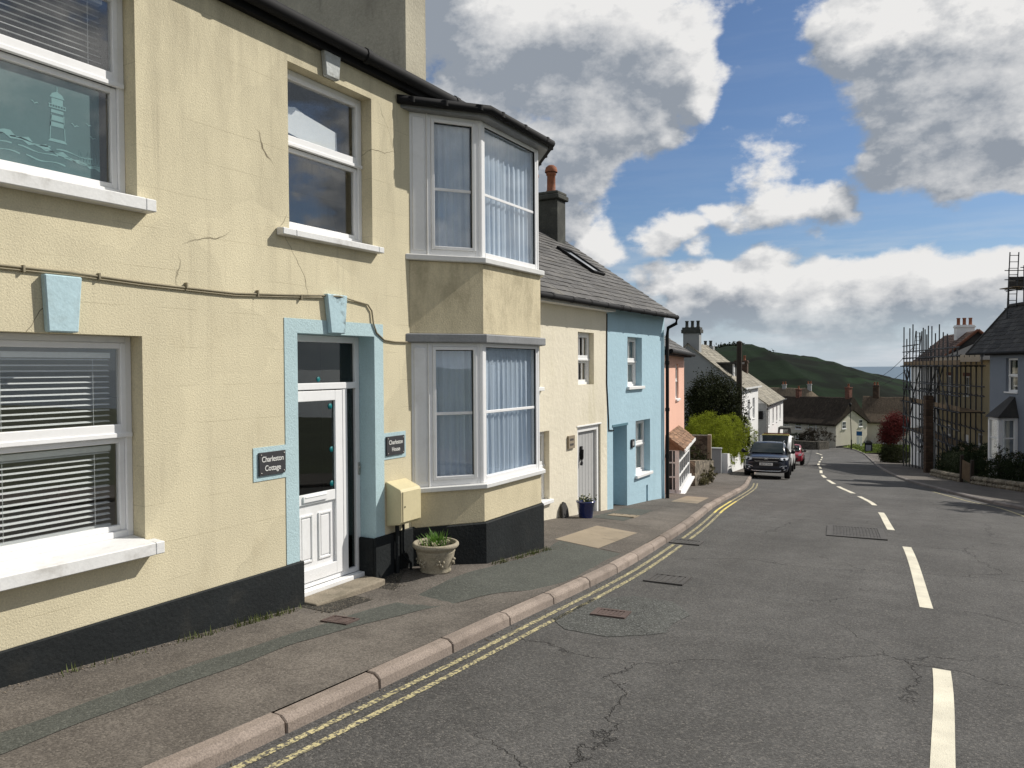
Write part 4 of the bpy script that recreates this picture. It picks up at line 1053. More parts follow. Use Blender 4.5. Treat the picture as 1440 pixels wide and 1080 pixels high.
def stone_wall_mat(name, col, mortar, scale=4.5):
    def ex(t, co, c):
        w = t.n('ShaderNodeVectorMath', {0: t.vmul(co,(1,1,1.6)), 1: t.scale(t.noise(co, 5, 3, col=True), .12)}, operation='ADD').outputs[0]
        v = t.n('ShaderNodeTexVoronoi', {'Vector': w, 'Scale': scale}, feature='F1'); e = t.n('ShaderNodeTexVoronoi', {'Vector': w, 'Scale': scale}, feature='DISTANCE_TO_EDGE').outputs['Distance']
        g = t.n('ShaderNodeSeparateColor', {0: v.outputs['Color']}).outputs[0]
        c = t.scale(c, t.rng(g,0,1,.55,1.4,False))
        return t.mix(t.rng(e,.02,.07,1,0), c, mortar)
    return mat(name, col, .95, .15, 1, .2, 30, .02, 7, 3, extra=ex)
M['rubble'] = stone_wall_mat('rubble stone', (.20,.17,.13), (.09,.08,.062))
M['rubble_dark'] = stone_wall_mat('dark rubble stone', (.10,.09,.072), (.05,.045,.036))
M['brick'] = None
def brick_mat(name, c1, c2, mortar, w=.225, h=.075):
    m = bpy.data.materials.new(name); t = NT(m); co = t.n('ShaderNodeTexCoord').outputs['Object']
    s = t.n('ShaderNodeSeparateXYZ', {0: co}); u = t.math('ADD', s.outputs[0], s.outputs[1])
    v = t.n('ShaderNodeCombineXYZ', {0: u, 1: s.outputs[2]}).outputs[0]
    b = t.n('ShaderNodeTexBrick', {'Vector': v, 'Color1': c4(c1), 'Color2': c4(c2), 'Mortar': c4(mortar), 'Scale': 1.0, 'Mortar Size': .008, 'Brick Width': w, 'Row Height': h})
    c = t.scale(b.outputs['Color'], t.rng(t.noise(co,2,4),.3,.7,.75,1.25,False))
    bp = t.n('ShaderNodeBump', {'Strength':.8,'Distance':.01,'Height':t.math('SUBTRACT',1.0,b.outputs['Fac'])})
    p = t.n('ShaderNodeBsdfPrincipled', {'Base Color': c, 'Roughness': .9, 'Specular IOR Level': .2, 'Normal': bp.outputs[0]})
    t.n('ShaderNodeOutputMaterial', {'Surface': p.outputs[0]}); return m
M['brick'] = brick_mat('red brick', (.20,.075,.05), (.13,.05,.035), (.16,.14,.12))
M['brick_brown'] = brick_mat('brown banded brick', (.10,.065,.045), (.055,.038,.028), (.03,.024,.02), .3, .2)
M['white_wall'] = mat('white painted render', (.76,.76,.75), .88, .06, .8, .06, 20, .008, 12, 3, stain=((.5,.5,.47),.45,1.2), streak=True)
M['grey_white'] = mat('grey-white render and gable shade', (.31,.32,.32), .9, .08, .7, .06, 20, .008, 12, 3, stain=((.2,.2,.2),.5,1.1), streak=True)  # on the white houses' gables this grey carries their shade
M['slate_pale'] = mat('pale lichened slates', (.235,.215,.17), .85, .22, 1.3, .22, 20, .004, 30, 3, stain=((.13,.12,.10),.55,1.7))

def wall_run(name, label, pts, h, th, m, cat='wall', dz=0.0, coping=None, zf=None, label2=None, step=1.2):
    """free-standing wall along a plan line, following the ground"""
    mid = pts[len(pts)//2]; t = Thing(name, label, cat, (pts[0][0],pts[0][1],(zf or (lambda x,y: G(y)))(*pts[0])))
    bx,by,bz = t.root.location
    def run(h0,h1,tk):
        mb = MB()
        for (a,b) in zip(pts[:-1],pts[1:]):
            A,B = Vector((a[0],a[1],0)),Vector((b[0],b[1],0)); L = (B-A).length; d = (B-A)/L; nrm = Vector((-d.y,d.x,0)); n = max(1,int(L/step)); rows = []
            for i in range(n+1):
                p = A+d*(L*i/n); g = (zf(p.x,p.y) if zf else G(p.y)); j = rnd.uniform(-.015,.015) if h0 < 0 else 0
                rows.append([p+nrm*tk/2+Vector((0,0,g+h0)),p-nrm*tk/2+Vector((0,0,g+h0)),p-nrm*tk/2+Vector((0,0,g+h1+j)),p+nrm*tk/2+Vector((0,0,g+h1+j))])
            vs = [Vector((q.x-bx,q.y-by,q.z-bz)) for r in rows for q in r]; fs = [(0,1,2,3)]
            for i in range(n):
                for k in range(4): fs.append((i*4+k,(i+1)*4+k,(i+1)*4+(k+1)%4,i*4+(k+1)%4))
            fs.append((n*4+3,n*4+2,n*4+1,n*4)); mb.add(vs,fs)
        return mb
    t.part('wall', run(-.5,h,th), m)
    if coping: t.part('coping', run(h+.001,h+.09,th+.07), coping)
    return t

# ---- garden between the pink cottage and the hedge
wall_run('garden_wall','low overgrown rubble wall along the pavement past the white bay window',[(-7.0,22.9),(-7.12,24.4),(-7.22,25.75)],.75,.35,M['rubble'],zf=pav)
bush('shrub','dull green straggly shrub leaning over the low rubble wall','shrub',(-7.75,24.4,pav(-7.6,24.4)),[(0,0,.75,.62,1.0,.65),(.25,.6,.6,.55,.6,.55),(.1,-.8,.5,.5,.5,.5)],3600,.045,M['bush_dark'],twigs=10)
bush('climbing_plant','dry pale creeper hanging down the face of the low rubble wall','plant',(-6.82,24.3,pav(-6.9,24.3)),[(.0,.3,.25,.12,1.1,.3),(.03,-.7,.2,.14,.5,.25)],1500,.03,leafmat('dry creeper',(.12,.11,.055)),shell=.2)
t = Thing('garden_wall','tall dark weathered wall with its sunlit end painted pale, standing beside the shrub','wall',(-7.25,26.0,pav(-7.2,26)),R(12))
mb = MB(); mb.box(-2.6,-.06,-.14,.14,-.5,1.52); mb.box(-1.05,-.06,-.15,.15,1.52,1.58); t.part('wall', mb, M['rubble_dark'])
mb = MB(); mb.box(-.058,.06,-.15,.15,-.5,1.6); t.part('sunlit_end', mb, M['slab'])  # paler block paints the sunlit end face of the wall
mb = MB(); mb.box(-2.5,-1.1,-.155,-.142,-.3,1.4); t.part('render_panel', mb, M['render_old'])
wall_run('garden_wall','low white painted wall under the clipped bright hedges',[(-8.55,33.0),(-9.35,38.0),(-10.3,43.6)],.85,.25,M['white_wall'],zf=pav)
t = Thing('gate_pier','grey rendered gate pier at the near end of the low white wall','pier',(-8.75,32.6,pav(-8.7,32.6)),R(10))
mb = MB(); mb.box(-.28,.16,-.14,.14,-.4,1.02); mb.box(-.31,.19,-.17,.17,1.02,1.08); t.part('pier', mb, M['grey_white'], bevel=.012)
h1 = site(9.05,34.3); 
bush('hedge','large rounded bright yellow-green hedge over the low white wall','hedge',(h1[0],h1[1],pav(h1[0],h1[1])),[(-.35,0,1.5,.98,1.0,1.0),(.2,.4,1.4,.8,1.4,1.0),(-.75,.5,1.4,.8,1.3,.95),(.2,1.8,1.45,.75,1.1,.95),(.3,.6,.8,.5,1.1,.75)],46000,.028,M['hedge_bright'],group=None,twigs=3,shell=.9,subr=.13)
h2 = site(11.75,40.2)
bush('hedge','smaller bright green hedge further along the white wall','hedge',(h2[0],h2[1],pav(h2[0],h2[1])),[(0,-.6,1.6,.75,1.0,1.15),(.05,.7,1.5,.75,1.1,1.1),(-.1,0,.8,.6,1.0,.7)],20000,.034,M['hedge_bright'],twigs=3,shell=.9,subr=.13)
tx = site(10.35,39.2)
bush('tree','broad dark evergreen tree behind the bright hedges','tree',(tx[0],tx[1],G(tx[1])),[(0,0,3.3,1.25,1.6,1.15),(-.75,0,2.6,.9,1.3,1.3),(.75,.3,2.4,.85,1.3,1.0),(-.3,.3,4.1,1.0,1.2,.95),(.55,.2,3.9,.8,1.0,.8),(-.9,.2,3.5,.7,1.0,.8),(.2,-.3,1.8,1.3,1.2,1.0),(1.0,.5,1.6,.6,1,.8),(-1.1,.4,1.7,.5,1,1.0)],30000,.06,M['tree_dark'],trunk=(2.6,.14),twigs=9,shell=.5)
# ---- telegraph pole
p = (-10.25,42.6); t = Thing('telegraph_pole','tall dark timber telegraph pole rising behind the hedges before the white houses','telegraph pole',(p[0],p[1],G(42.6)))
mb = MB(); H = 3.25-G(42.6); mb.tube([(0,0,-.3),(0,.02,H*.5),(.01,.03,H)], .19, 12, r1=.14); mb.lathe([(.145,0),(.06,.05),(0,.06)],(.01,.03,H),12); t.part('pole', mb, M['bark'])
mb = MB()
for k in range(9): mb.tube([(-.16,0,2.6+k*.42),(.16,0,2.6+k*.42)],.012,5)
t.part('step', mb, M['iron'])
mb = MB(); mb.box(-.12,.12,-.2,-.11,3.1,3.7); mb.box(-.02,.02,-.16,-.1,2.0,3.1); t.part('junction_box', mb, M['black'])

# ---- the white gabled house, and the lower white house beyond
AF = ((-11.15,47.2,0),R(94))
T = Thing('gabled_house','white house with shade-toned gable end, pale slate roof and dormer, beyond the dark tree','house',*AF,(3,0,G(49)))
holes = [(1.9,2.8,-1.55,-.2,.12),(3.9,4.8,-1.5,-.15,.12),(2.0,2.9,-4.3,-2.2,.15),(4.2,5.2,-3.7,-2.4,.12)]
mb = MB(); w,r = gable_house(T,0,6.3,0,6.6,-6,.7,3.35,holes,M['white_wall'],M['slate_pale'],over=.15,verge=.12,tw=.42,ex=.3)
for a,b,c,d in ((1.9,2.8,-1.55,-.2),(3.9,4.8,-1.5,-.15),(4.2,5.2,-3.7,-2.4)): small_sash(T,a,b,c,d,.08,(c+d)/2,(2,1))
mb = MB(); mb.box(2.0,2.9,.11,.15,-4.3,-2.2); mb.box(2.15,2.75,.1,.11,-3.2,-2.4); T.part('door', mb, M['doorblue'])
mb = MB(); mb.box(-.004,.0,.02,6.58,-6,.69); mb.add([(-.004,.02,.69),(-.004,6.58,.69),(-.004,3.3,3.22)],[(0,2,1)]); T.part('gable', mb, M['grey_white'])  # grey panel over the white gable, its shade put into the colour
mb = MB(); mb.box(-.1,6.4,-.24,-.16,.50,.6); T.part('gutter', mb, M['upvc_grey'])
c,top = chimney(T,r,.05,.72,2.62,3.62,2.6,4.0,M['grey_white'],corbel=False)
mb = MB(); mb.box(-.02,.79,2.52,3.72,4.0,4.22); mb.box(.02,.75,2.57,3.67,4.22,4.36); T.part('chimney_cap', mb, M['stack_dark'], r)
chimney_pots(T,r,[(.38,2.75),(.38,3.1),(.38,3.45)],4.36,M['stack_dark'],.42,.11)
# flat-roofed dormer on the front slope
mb = MB(); mb.box(1.3,4.0,.75,2.6,1.0,2.05); d = T.part('dormer', mb, M['stack_dark'], r)
mb = MB(); mb.box(1.15,4.15,.55,2.9,2.06,2.18); T.part('dormer_roof', mb, M['slate_dark'], r)
mb = MB(); mb.box(1.25,1.5,.72,.80,1.0,2.05); mb.box(3.8,4.05,.72,.80,1.0,2.05); mb.box(2.6,2.7,.72,.78,1.0,2.05); T.part('dormer_frame', mb, M['white_paint'], r)
c,top = chimney(T,r,5.7,6.3,2.9,3.7,2.5,3.3,M['grey_white'],corbel=False); chimney_pots(T,r,[(5.9,3.1),(6.1,3.5)],3.3,M['stack_dark'],.4,.11)

BF = ((-11.28,54.7,0),R(95))
T = Thing('white_house','lower white house of small windows with a shade-toned gable, beyond the gabled house','house',*BF,(5,0,G(59)))
cols = [(1.0,1.7),(3.6,4.3),(6.0,6.8),(8.4,9.2)]
holes = [(a,b,-2.3,-1.15,.12) for a,b in cols]+[(a,b,-4.5,-3.3,.12) for a,b in cols[:2]]
w,r = gable_house(T,0,11,0,6.4,-8,-.65,1.65,holes,M['white_wall'],M['slate_pale'],over=.22,verge=.14,tw=.42,ex=.3)
for h in holes: small_sash(T,h[0],h[1],h[2],h[3],.08,(h[2]+h[3])/2,(2,1))
mb = MB(); mb.box(-.004,0,.02,6.38,-8,-.66); T.part('gable', mb, M['grey_white'])  # same grey over this white gable, shade kept in the colour
mb = MB(); mb.tube([(-.2,-.25,-.78),(11.2,-.25,-.78)],.05,8); mb.tube([(-.06,-.05,-1.0),(-.06,-.05,-6)],.04,8); T.part('gutter', mb, M['black'])
mb = MB(); mb.box(-.14,-.005,.25,.75,-1.75,-1.2); T.part('alarm_box', mb, M['black'])
mb = MB(); mb.box(7.4,9.0,-.9,0,-3.0,-2.85); mb.box(7.5,7.6,-.8,-.7,-5.9,-3.0); mb.box(8.8,8.9,-.8,-.7,-5.9,-3.0); T.part('porch', mb, M['stack_dark'])
c,top = chimney(T,r,9.9,10.7,2.7,3.7,.9,2.2,M['brick_brown']); chimney_pots(T,r,[(10.3,2.95),(10.3,3.45)],top,M['terracotta'],.4,.11)
for i,(s,h) in enumerate(((10.35,38.9),)): pass

# ---- thatched cottages at the foot of the street
def thatch_mat(name, col, col2):
    def ex(t, co, c):
        k = t.rng(t.noise(t.vmul(co,(3,.7,.7)), 2.0, 5, .7), .42, .7, 0, .8); return t.mix(k, c, col2)
    return mat(name, col, .98, .25, .35, .35, 9, .05, 6, 4, spec=.05, extra=ex)
M['thatch_dark'] = thatch_mat('old dark thatch', (.038,.031,.025), (.068,.055,.043))
M['thatch_mid'] = thatch_mat('weathered brown thatch', (.105,.082,.06), (.06,.048,.038))
M['thatch_pale'] = thatch_mat('paler grey-brown thatch', (.16,.13,.095), (.10,.08,.06))
M['cob'] = mat('off-white limewash', (.56,.525,.44), .92, .08, .5, .06, 8, .01, 6, stain=((.38,.34,.27),.5,.6))
def thatch(T, x0,x1,y0,y1,ze,zr,m,over=.45,th=.3,hip0=0,hip1=0,lift=()):
    """thick thatch with rounded eave and a ridge roll; lift = eyebrow bumps (x, width, height) along the front eave"""
    yr = (y0+y1)/2; mb = MB(); n = 40; rows = []
    for i in range(n+1):
        x = x0-.25+(x1-x0+.5)*i/n
        f0 = min(1,(x-(x0-.25))/hip0) if hip0 else 1; f1 = min(1,((x1+.25)-x)/hip1) if hip1 else 1; f = min(f0,f1)
        s = .06*math.sin(x*.9)+.04*math.sin(x*2.3); b = sum(h*math.exp(-((x-c)/w)**2) for c,w,h in lift)
        top = ze+.15+(zr-ze)*max(f,.02)+s*.6-.10*math.sin(math.pi*i/n)
        r = []
        for (yy,zz) in ((y0-over,ze-.16+b),(y0-over-.10,ze-.02+b),(y0-over-.02,ze+.14+b*1.1),(y0+.3*(yr-y0),ze+.30*(top-ze)+.10+b*.6),(y0+.65*(yr-y0),ze+.66*(top-ze)+.10+b*.1),(yr-.18,top-.06),(yr,top+.02),(yr+.18,top-.06),(yr+.35*(y1-yr),ze+.66*(top-ze)+.1),(y1+over,ze+.1),(y1+over,ze-.16),(yr,ze+.55*(top-ze)-.1)):
            r.append((x,yy,zz))
        rows.append(r)
    k = len(rows[0]); vs = [p for r in rows for p in r]; fs = []
    for i in range(n):
        for j in range(k): fs.append((i*k+j,i*k+(j+1)%k,(i+1)*k+(j+1)%k,(i+1)*k+j))
    mb.add(vs,[f[::-1] for f in fs]+[tuple(range(k)),tuple(range(n*k+k-1,n*k-1,-1))],smooth=False)
    return T.part('roof', mb, m)
def cottage_windows(T, wins, wm='white_paint'):
    for a,b,c,d in wins: small_sash(T,a,b,c,d,.05,(c+d)/2,(2,1))
def cottage(name,label,frame,rz,x0,x1,w,zb,ze,zr,m,wins,hip0=0,hip1=0,lift=(),gable_win=()):
    T = Thing(name,label,'cottage',frame,rz,((x0+x1)/2,0,zb))
    mb = MB(); mb.wall(x0,x1,zb-3,ze+.15,[h+(.14,) for h in wins],0); mb.quad((x1,w,zb-3),(x0,w,zb-3),(x0,w,ze),(x1,w,ze))
    for x,fl,hp in ((x0,0,hip0),(x1,1,hip1)):
        v = [(x,0,zb-3),(x,w,zb-3),(x,w,ze+.1)]+([] if hp else [(x,w/2,zr-.05)])+[(x,0,ze+.1)]; i = list(range(len(v))); mb.add(v,[tuple(i) if fl else tuple(i[::-1])])
    T.part('wall', mb, M['cob']); r = thatch(T,x0,x1,0,w,ze,zr,m,hip0=hip0,hip1=hip1,lift=lift); cottage_windows(T,wins)
    for (y,z,s) in gable_win:
        f = MB(); f.box(x1,x1+.04,y-s/2,y+s/2,z,z+s*1.15); f.box(x1+.0,x1+.12,y-s/2-.1,y+s/2+.1,z-.1,z-.001); o = T.part('window', f, M['white_paint'])
        g = MB()
        for k in (0,1):
            for q in (0,1): g.box(x1+.041,x1+.046,y-s/2+.08+k*(s/2-.04),y-s/2+.04+(k+1)*(s/2-.04),z+.08+q*s*.53,z+.08+q*s*.53+s*.45)
        T.part('pane', g, M['skyglass'], o)
    return T,r
W1 = [(-8.3,-7.4,-7.0,-6.15),(-6.35,-5.3,-7.05,-6.15),(-4.3,-3.45,-7.05,-6.15),(-3.2,-2.85,-6.95,-6.25),(-6.3,-5.4,-8.9,-7.9)]
def mk(name,label,x,y,rz,*a,**k): return cottage(name,label,(x,y,0),rz,*a,**k)
T,r = mk('thatched_cottage','off-white thatched cottage with a very dark roof and its gable end to the street',-14,112,R(-25.3),-17,0,7.6,G(112),-6.1,-2.6,M['thatch_dark'],W1,gable_win=((1.9,-6.7,.85),(5.9,-6.6,.85)))
def stack(T,r,x,y,w,z0,z1,m,pots=2):
    mb = MB(); mb.box(x-w/2,x+w/2,y-w/2,y+w/2,z0,z1); mb.box(x-w/2-.07,x+w/2+.07,y-w/2-.07,y+w/2+.07,z1,z1+.14); T.part('chimney',mb,m,r)
    chimney_pots(T,r,[(x-.2+.4*k,y) for k in range(pots)] if pots > 1 else [(x,y)],z1+.14,M['terracotta'],.45,.13)
stack(T,r,-.5,3.8,.66,-3.2,-1.2,M['brick'],1); stack(T,r,-8.4,3.8,.6,-3.1,-1.6,M['brick'],1)
mb = MB(); mb.box(.001,.04,.05,7.5,-9.8,-9.0); T.part('plinth',mb,M['plinth'])
T,r = mk('thatched_cottage','thatched cottage with a weathered brown roof, partly behind the red shrub',0,121,0,-11.6,-1,7.6,G(120),-6.2,-2.75,M['thatch_mid'],[(-8.9,-7.6,-9.2,-8.2),(-5,-4,-7.6,-6.6)])
stack(T,r,-10.1,3.8,.8,-3.2,-1.1,M['brick_brown'],2)
T,r = mk('thatched_cottage','thatched cottage with the palest roof, hipped at its right end, farthest back',0,131,0,-36,-17,7.4,G(132),-5.5,-1.8,M['thatch_pale'],[(-30,-29,-7.5,-6.5)],hip1=4.5)
stack(T,r,-24.9,3.7,.6,-2.2,-1.3,M['grey_white'],2); stack(T,r,-20.9,3.7,.6,-2.2,-1.2,M['grey_white'],2)
# wall and shrubs before the thatched cottage
wall_run('boundary_wall','dark rubble boundary wall below the thatched cottage at the bend',[(-34,106.3),(-22,106),(-15.6,105.8),(-14.6,108.4)],1.05,.5,M['rubble_dark'])
bush('shrub','brown-grey leafless hedge bush above the boundary wall','shrub',(-15.9,109.3,G(109)),[(0,0,1.6,2.1,.8,1.25),(-1.3,.2,1.3,1.2,.7,1.0)],4500,.09,leafmat('bare twiggy hedge',(.07,.058,.042),.3,.05),twigs=14)
bush('shrub','dark rounded shrub left of the brown hedge bush above the boundary wall','shrub',(-19.3,109.6,G(109)),[(0,0,1.2,1.7,.8,1.0),(-1.6,0,1.0,1.0,.7,.8)],3000,.09,M['hedge_dark'])
# grass bank inside the bend, with lamp, notice and board
M['grass'] = mat('sunlit verge grass', (.125,.165,.028), .9, .22, 1.2, .3, 12, .03, 20)
mb = MB(); ribbon(mb, frange(99.5,118.5,1), lambda y: (kr(y)+.02 if y < 116 else -14.0+(y-116)*.3), lambda y: -3.5, lambda x,y: G(y)+.11+.12*min(3,max(0,x-kr(min(y,116)))), 8)
tag(mb.build('grass_verge', M['grass']), kind='structure')
mb = MB()
for k in range(5000):
    y = rnd.uniform(99.7,118); x = rnd.uniform(kr(min(y,116))+.1,-4); z = G(y)+.11+.12*min(3,max(0,x-kr(min(y,116)))); h = rnd.uniform(.06,.2); a = rnd.uniform(0,6.28); w = .05
    mb.add([(x-w*math.cos(a),y-w*math.sin(a),z),(x+w*math.cos(a),y+w*math.sin(a),z),(x+rnd.uniform(-.06,.06),y,z+h)],[(0,1,2)],0,rnd.uniform(-.3,.4))
tag(mb.build('grass', M['grass']), kind='stuff')
lx,ly = site(.4422*101,101); t = Thing('street_lamp','slim black street lamp before the white gable of the thatched cottage','street lamp',(lx,ly,G(ly)+.2))
mb = MB(); mb.tube([(0,0,-.3),(0,0,1.1)],.085,10); mb.tube([(0,0,1.1),(-.15,.05,5.4)],.05,10,r1=.04); t.part('post', mb, M['black'])
mb = MB(); mb.lathe([(.05,0),(.20,.35),(.22,.36),(.10,.52),(.03,.6),(0,.62)],(-.15,.05,5.4),8,smooth=False); t.part('lantern', mb, M['black'])
M['sign_blue'] = mat('blue enamel', (.015,.09,.24), .5)
sx,sy = site(.4525*103,103); t = Thing('notice_sign','small blue sign on a white notice post beside the white gable','sign',(sx,sy,G(sy)+.2))
mb = MB(); mb.box(-.35,.35,-.03,.03,1.55,2.15); t.part('panel', mb, M['sign_blue']); mb = MB(); mb.box(-.32,.05,-.02,.02,.4,1.5); mb.box(.12,.34,-.04,.04,.0,1.5); t.part('post', mb, M['white_paint'])
ax,ay = site(.4648*93,93); t = Thing('sandwich_board','dark pavement board with a pale panel standing on the verge by the path','board',(ax,ay,G(ay)+.14),R(-12))
mb = MB(); mb.M = Matrix.Rotation(R(-9),4,'X'); mb.box(-.42,.42,-.2,-.16,0,1.12); mb.M = Matrix.Rotation(R(9),4,'X'); mb.box(-.42,.42,.16,.2,0,1.12); t.part('frame', mb, M['black'])
mb = MB(); mb.M = Matrix.Rotation(R(-9),4,'X'); mb.box(-.3,.3,-.206,-.2,.15,.85); t.part('panel', mb, mat('grey board face',(.16,.16,.19),.6))
# ------------------------------------------------------------------ right-hand side: blue-grey house, scaffolded houses, hedges
M['bluegrey'] = mat('pale blue-grey painted render', (.20,.225,.262), .88, .06, .8, .06, 25, .008, 12, 3, stain=((.15,.17,.19),.4,1.3), streak=True)
M['straw'] = mat('straw yellow painted render', (.38,.32,.20), .9, .08, .8, .06, 25, .008, 12, 3, stain=((.34,.28,.17),.5,1.2), streak=True)
M['red_tile'] = mat('orange-red clay tiles', (.17,.07,.042), .85, .25, 2, .25, 30, .004, 40, stain=((.10,.07,.05),.5,3))
M['clay_dark'] = mat('weathered dark clay tiles', (.085,.05,.037), .88, .3, 2, .25, 30, .004, 40, stain=((.15,.065,.04),.5,2))
M['steel'] = mat('galvanised scaffold tube', (.055,.057,.06), .6, .2, 2, .1, 30, metal=.3)
M['board'] = mat('scaffold boards', (.20,.145,.09), .9, .25, 2, .2, 20, vscale=(1,1,1))
RF = ((1.4,42.4,0),math.atan2(-.927,.375))
T = Thing('blue_grey_house','pale blue-grey house with a slate-roofed white box bay behind the dark hedge on the right','house',*RF,(4,0,G(40)))
ze = 2.5
mb = MB(); holes = [(1.5,2.55,.70,2.2,.2),(5.5,6.6,.7,2.2,.2)]
mb.wall(0,14.5,-5,ze,holes,0); mb.quad((14.5,0,-5),(14.5,7,-5),(14.5,7,ze),(14.5,0,ze)); mb.quad((14.5,7,-5),(0,7,-5),(0,7,ze),(14.5,7,ze)); mb.quad((0,7,-5),(0,0,-5),(0,0,ze),(0,7,ze))  # house lengthened out of view so its shadow covers the right pavement
T.part('wall', mb, M['bluegrey'])
mb = MB(); mb.box(-1.6,-.004,.9,6.5,-5,ze); T.part('side_wall', mb, M['slate_dark'])
mb = MB(); mb.tube([(-.25,.8,ze-.1),(-.25,.8,-4)],.05,8); T.part('downpipe', mb, M['grey_white'])
for a in (1.5,5.5): small_sash(T,a,a+1.0+(.05 if a < 2 else .1),.70,2.2,.12,1.42,(1,1),drop=((a+.1,a+.35),))
rb = MB(); S = Vector((0,1.9,2.25)); sl = S.length
O = Vector((-1.6,-.3,ze-.02)); slate_roof(rb,O,(1,0,0),S,16.4,sl,.36,.26,.014,.02,tv=.45)
q = [(14.8,7.2,ze-.1),(-1.6,7.2,ze-.1),(-1.6,1.6,ze+2.23),(14.8,1.6,ze+2.23)]; rb.add(q+[(p[0],p[1],p[2]-.07) for p in q],[(0,1,2,3),(7,6,5,4),(0,4,5,1),(1,5,6,2),(2,6,7,3),(3,7,4,0)])
rb.add([(-1.58,-.28,ze-.05),(-1.58,7.1,ze-.15),(-1.58,1.6,ze+2.15)],[(0,2,1)])
rb.add([(14.78,-.28,ze-.05),(14.78,7.1,ze-.15),(14.78,1.6,ze+2.15)],[(0,1,2)])
rf = T.part('roof', rb, M['slate_dark'])
mb = MB(); mb.box(-1.66,-1.58,-.32,1.6,0,0.001)
mb = MB(); mb.tube([(-1.66,-.33,ze-.04),(-1.66,1.6,ze+2.26)],.06,6); mb.tube([(-1.66,1.6,ze+2.27),(14.8,1.6,ze+2.27)],.09,8); T.part('ridge', mb, M['slate_dark'], rf)
mb = MB(); mb.tube([(-1.6,-.36,ze-.06),(14.8,-.36,ze-.06)],.06,8); mb.box(0,14.5,-.25,-.004,ze-.16,ze-.05); T.part('gutter', mb, M['black'])
c,top = chimney(T,rf,1.9,3.2,1.1,2.1,ze+1.4,ze+3.6,M['brick_brown'])
# box bay with hipped slate roof
f = MB(); a,b,o = 1.62,2.6,-.78; z0,z1 = -2.35,-.42
for x in (a,b-.12): f.box(x,x+.12,o,o+.12,z0,z1)
f.box(a,b,o,o+.14,z1-.12,z1); f.box(a+.12,b-.12,o+.02,o+.1,z0,z0+.1); f.box(a-.04,b+.04,o-.05,0,z0-.1,z0-.001)
zm = -1.32; f.box(a+.12,b-.12,o+.03,o+.09,zm-.03,zm+.03)
for x,xa in ((a,a+.1),(b-.1,b)):
    f.box(x,xa,-.14,0,z0,z1); f.box(x,xa,o+.14,-.14,z1-.12,z1); f.box(x+.02,xa-.02,o+.12,-.14,zm-.03,zm+.03); f.box(x,xa,o+.12,-.14,z0,z0+.1); f.box(x,xa,o+.12,o+.2,z0,z1-.12)
bw = T.part('bay_window', f, M['white_paint'], bevel=.006)
g = MB(); g.box(a+.12,b-.12,o+.05,o+.056,z0+.1,z1-.12); g.box(b-.056,b-.05,o+.2,-.14,z0+.1,z1-.12); g.box(a+.05,a+.056,o+.2,-.14,z0+.1,z1-.12); T.part('pane', g, M['glass'], bw)
mb = MB(); drape(mb,b-.5,b-.2,z0+.1,z1-.1,-.25,4,.02); T.part('curtain', mb, M['net'], bw)
mb = MB(); mb.box(a+.05,b-.05,o+.03,-.002,-5,z0-.1); T.part('bay_base', mb, M['white_wall'])
mb = MB(); e = .1
vs = [(a-e,o-e,z1),(b+e,o-e,z1),(b+e,0,z1),(a-e,0,z1),(a+.25,-.004,z1+.92),(b-.25,-.004,z1+.92)]
mb.add(vs,[(0,1,5,4),(1,2,5),(3,0,4),(3,2,1,0)]); T.part('bay_roof', mb, M['slate_dark'])
# roof ladder and chimney scaffold
def ladder(name,label,p0,p1,across,w,n,m,cat='ladder'):
    t = Thing(name,label,cat,p0); d = Vector(p1)-Vector(p0); ac = Vector(across).normalized()*w/2
    mb = MB(); mb.tube([-ac,d-ac],.028,6); t.part('rail', mb, m); mb = MB(); mb.tube([ac,d+ac],.028,6); t.part('rail', mb, m)
    for k in range(n):
        q = d*((k+.5)/n); mb = MB(); mb.tube([q-ac,q+ac],.018,6); t.part('rung', mb, m)
    return t
rx,ry = site(.6493*36.6,36.6)
ladder('roof_ladder','steel ladder standing up from the dark slate roof beside the chimney scaffold',(rx,ry,3.9),(rx+.12,ry+.05,7.25),(.866,.5,0),.42,11,M['steel'])
sx,sy = site(.668*36.9,36.9)
t = Thing('chimney_scaffold','small scaffold of tubes and boards round the chimney on the dark slate roof','scaffolding',(sx,sy,4.6),R(30))
for x in (-.42,.45,1.2):
    for y in (-.5,.6):
        mb = MB(); mb.tube([(x,y,-.6),(x,y,2.3 if x > -.4 else 2.0)],.026,6); t.part('standard', mb, M['steel'])
for z in (.05,.95,1.45,1.9):
    for y in (-.53,.63): mb = MB(); mb.tube([(-.6,y,z),(1.4,y,z)],.024,6); t.part('ledger', mb, M['steel'])
for x in (-.42,1.2): mb = MB(); mb.tube([(x,-.7,.9),(x,.8,.9)],.024,6); t.part('transom', mb, M['steel'])
mb = MB(); mb.tube([(-.4,-.55,-.5),(.5,-.55,.9)],.024,6); t.part('brace', mb, M['steel'])
for k in range(5): mb = MB(); mb.box(-.85,1.4,-.5+k*.23,-.5+k*.23+.21,.98,1.02); t.part('board', mb, M['board'])
mb = MB(); mb.box(-.4,1.2,.66,.69,1.0,1.6); t.part('screen', mb, M['slate_dark'])

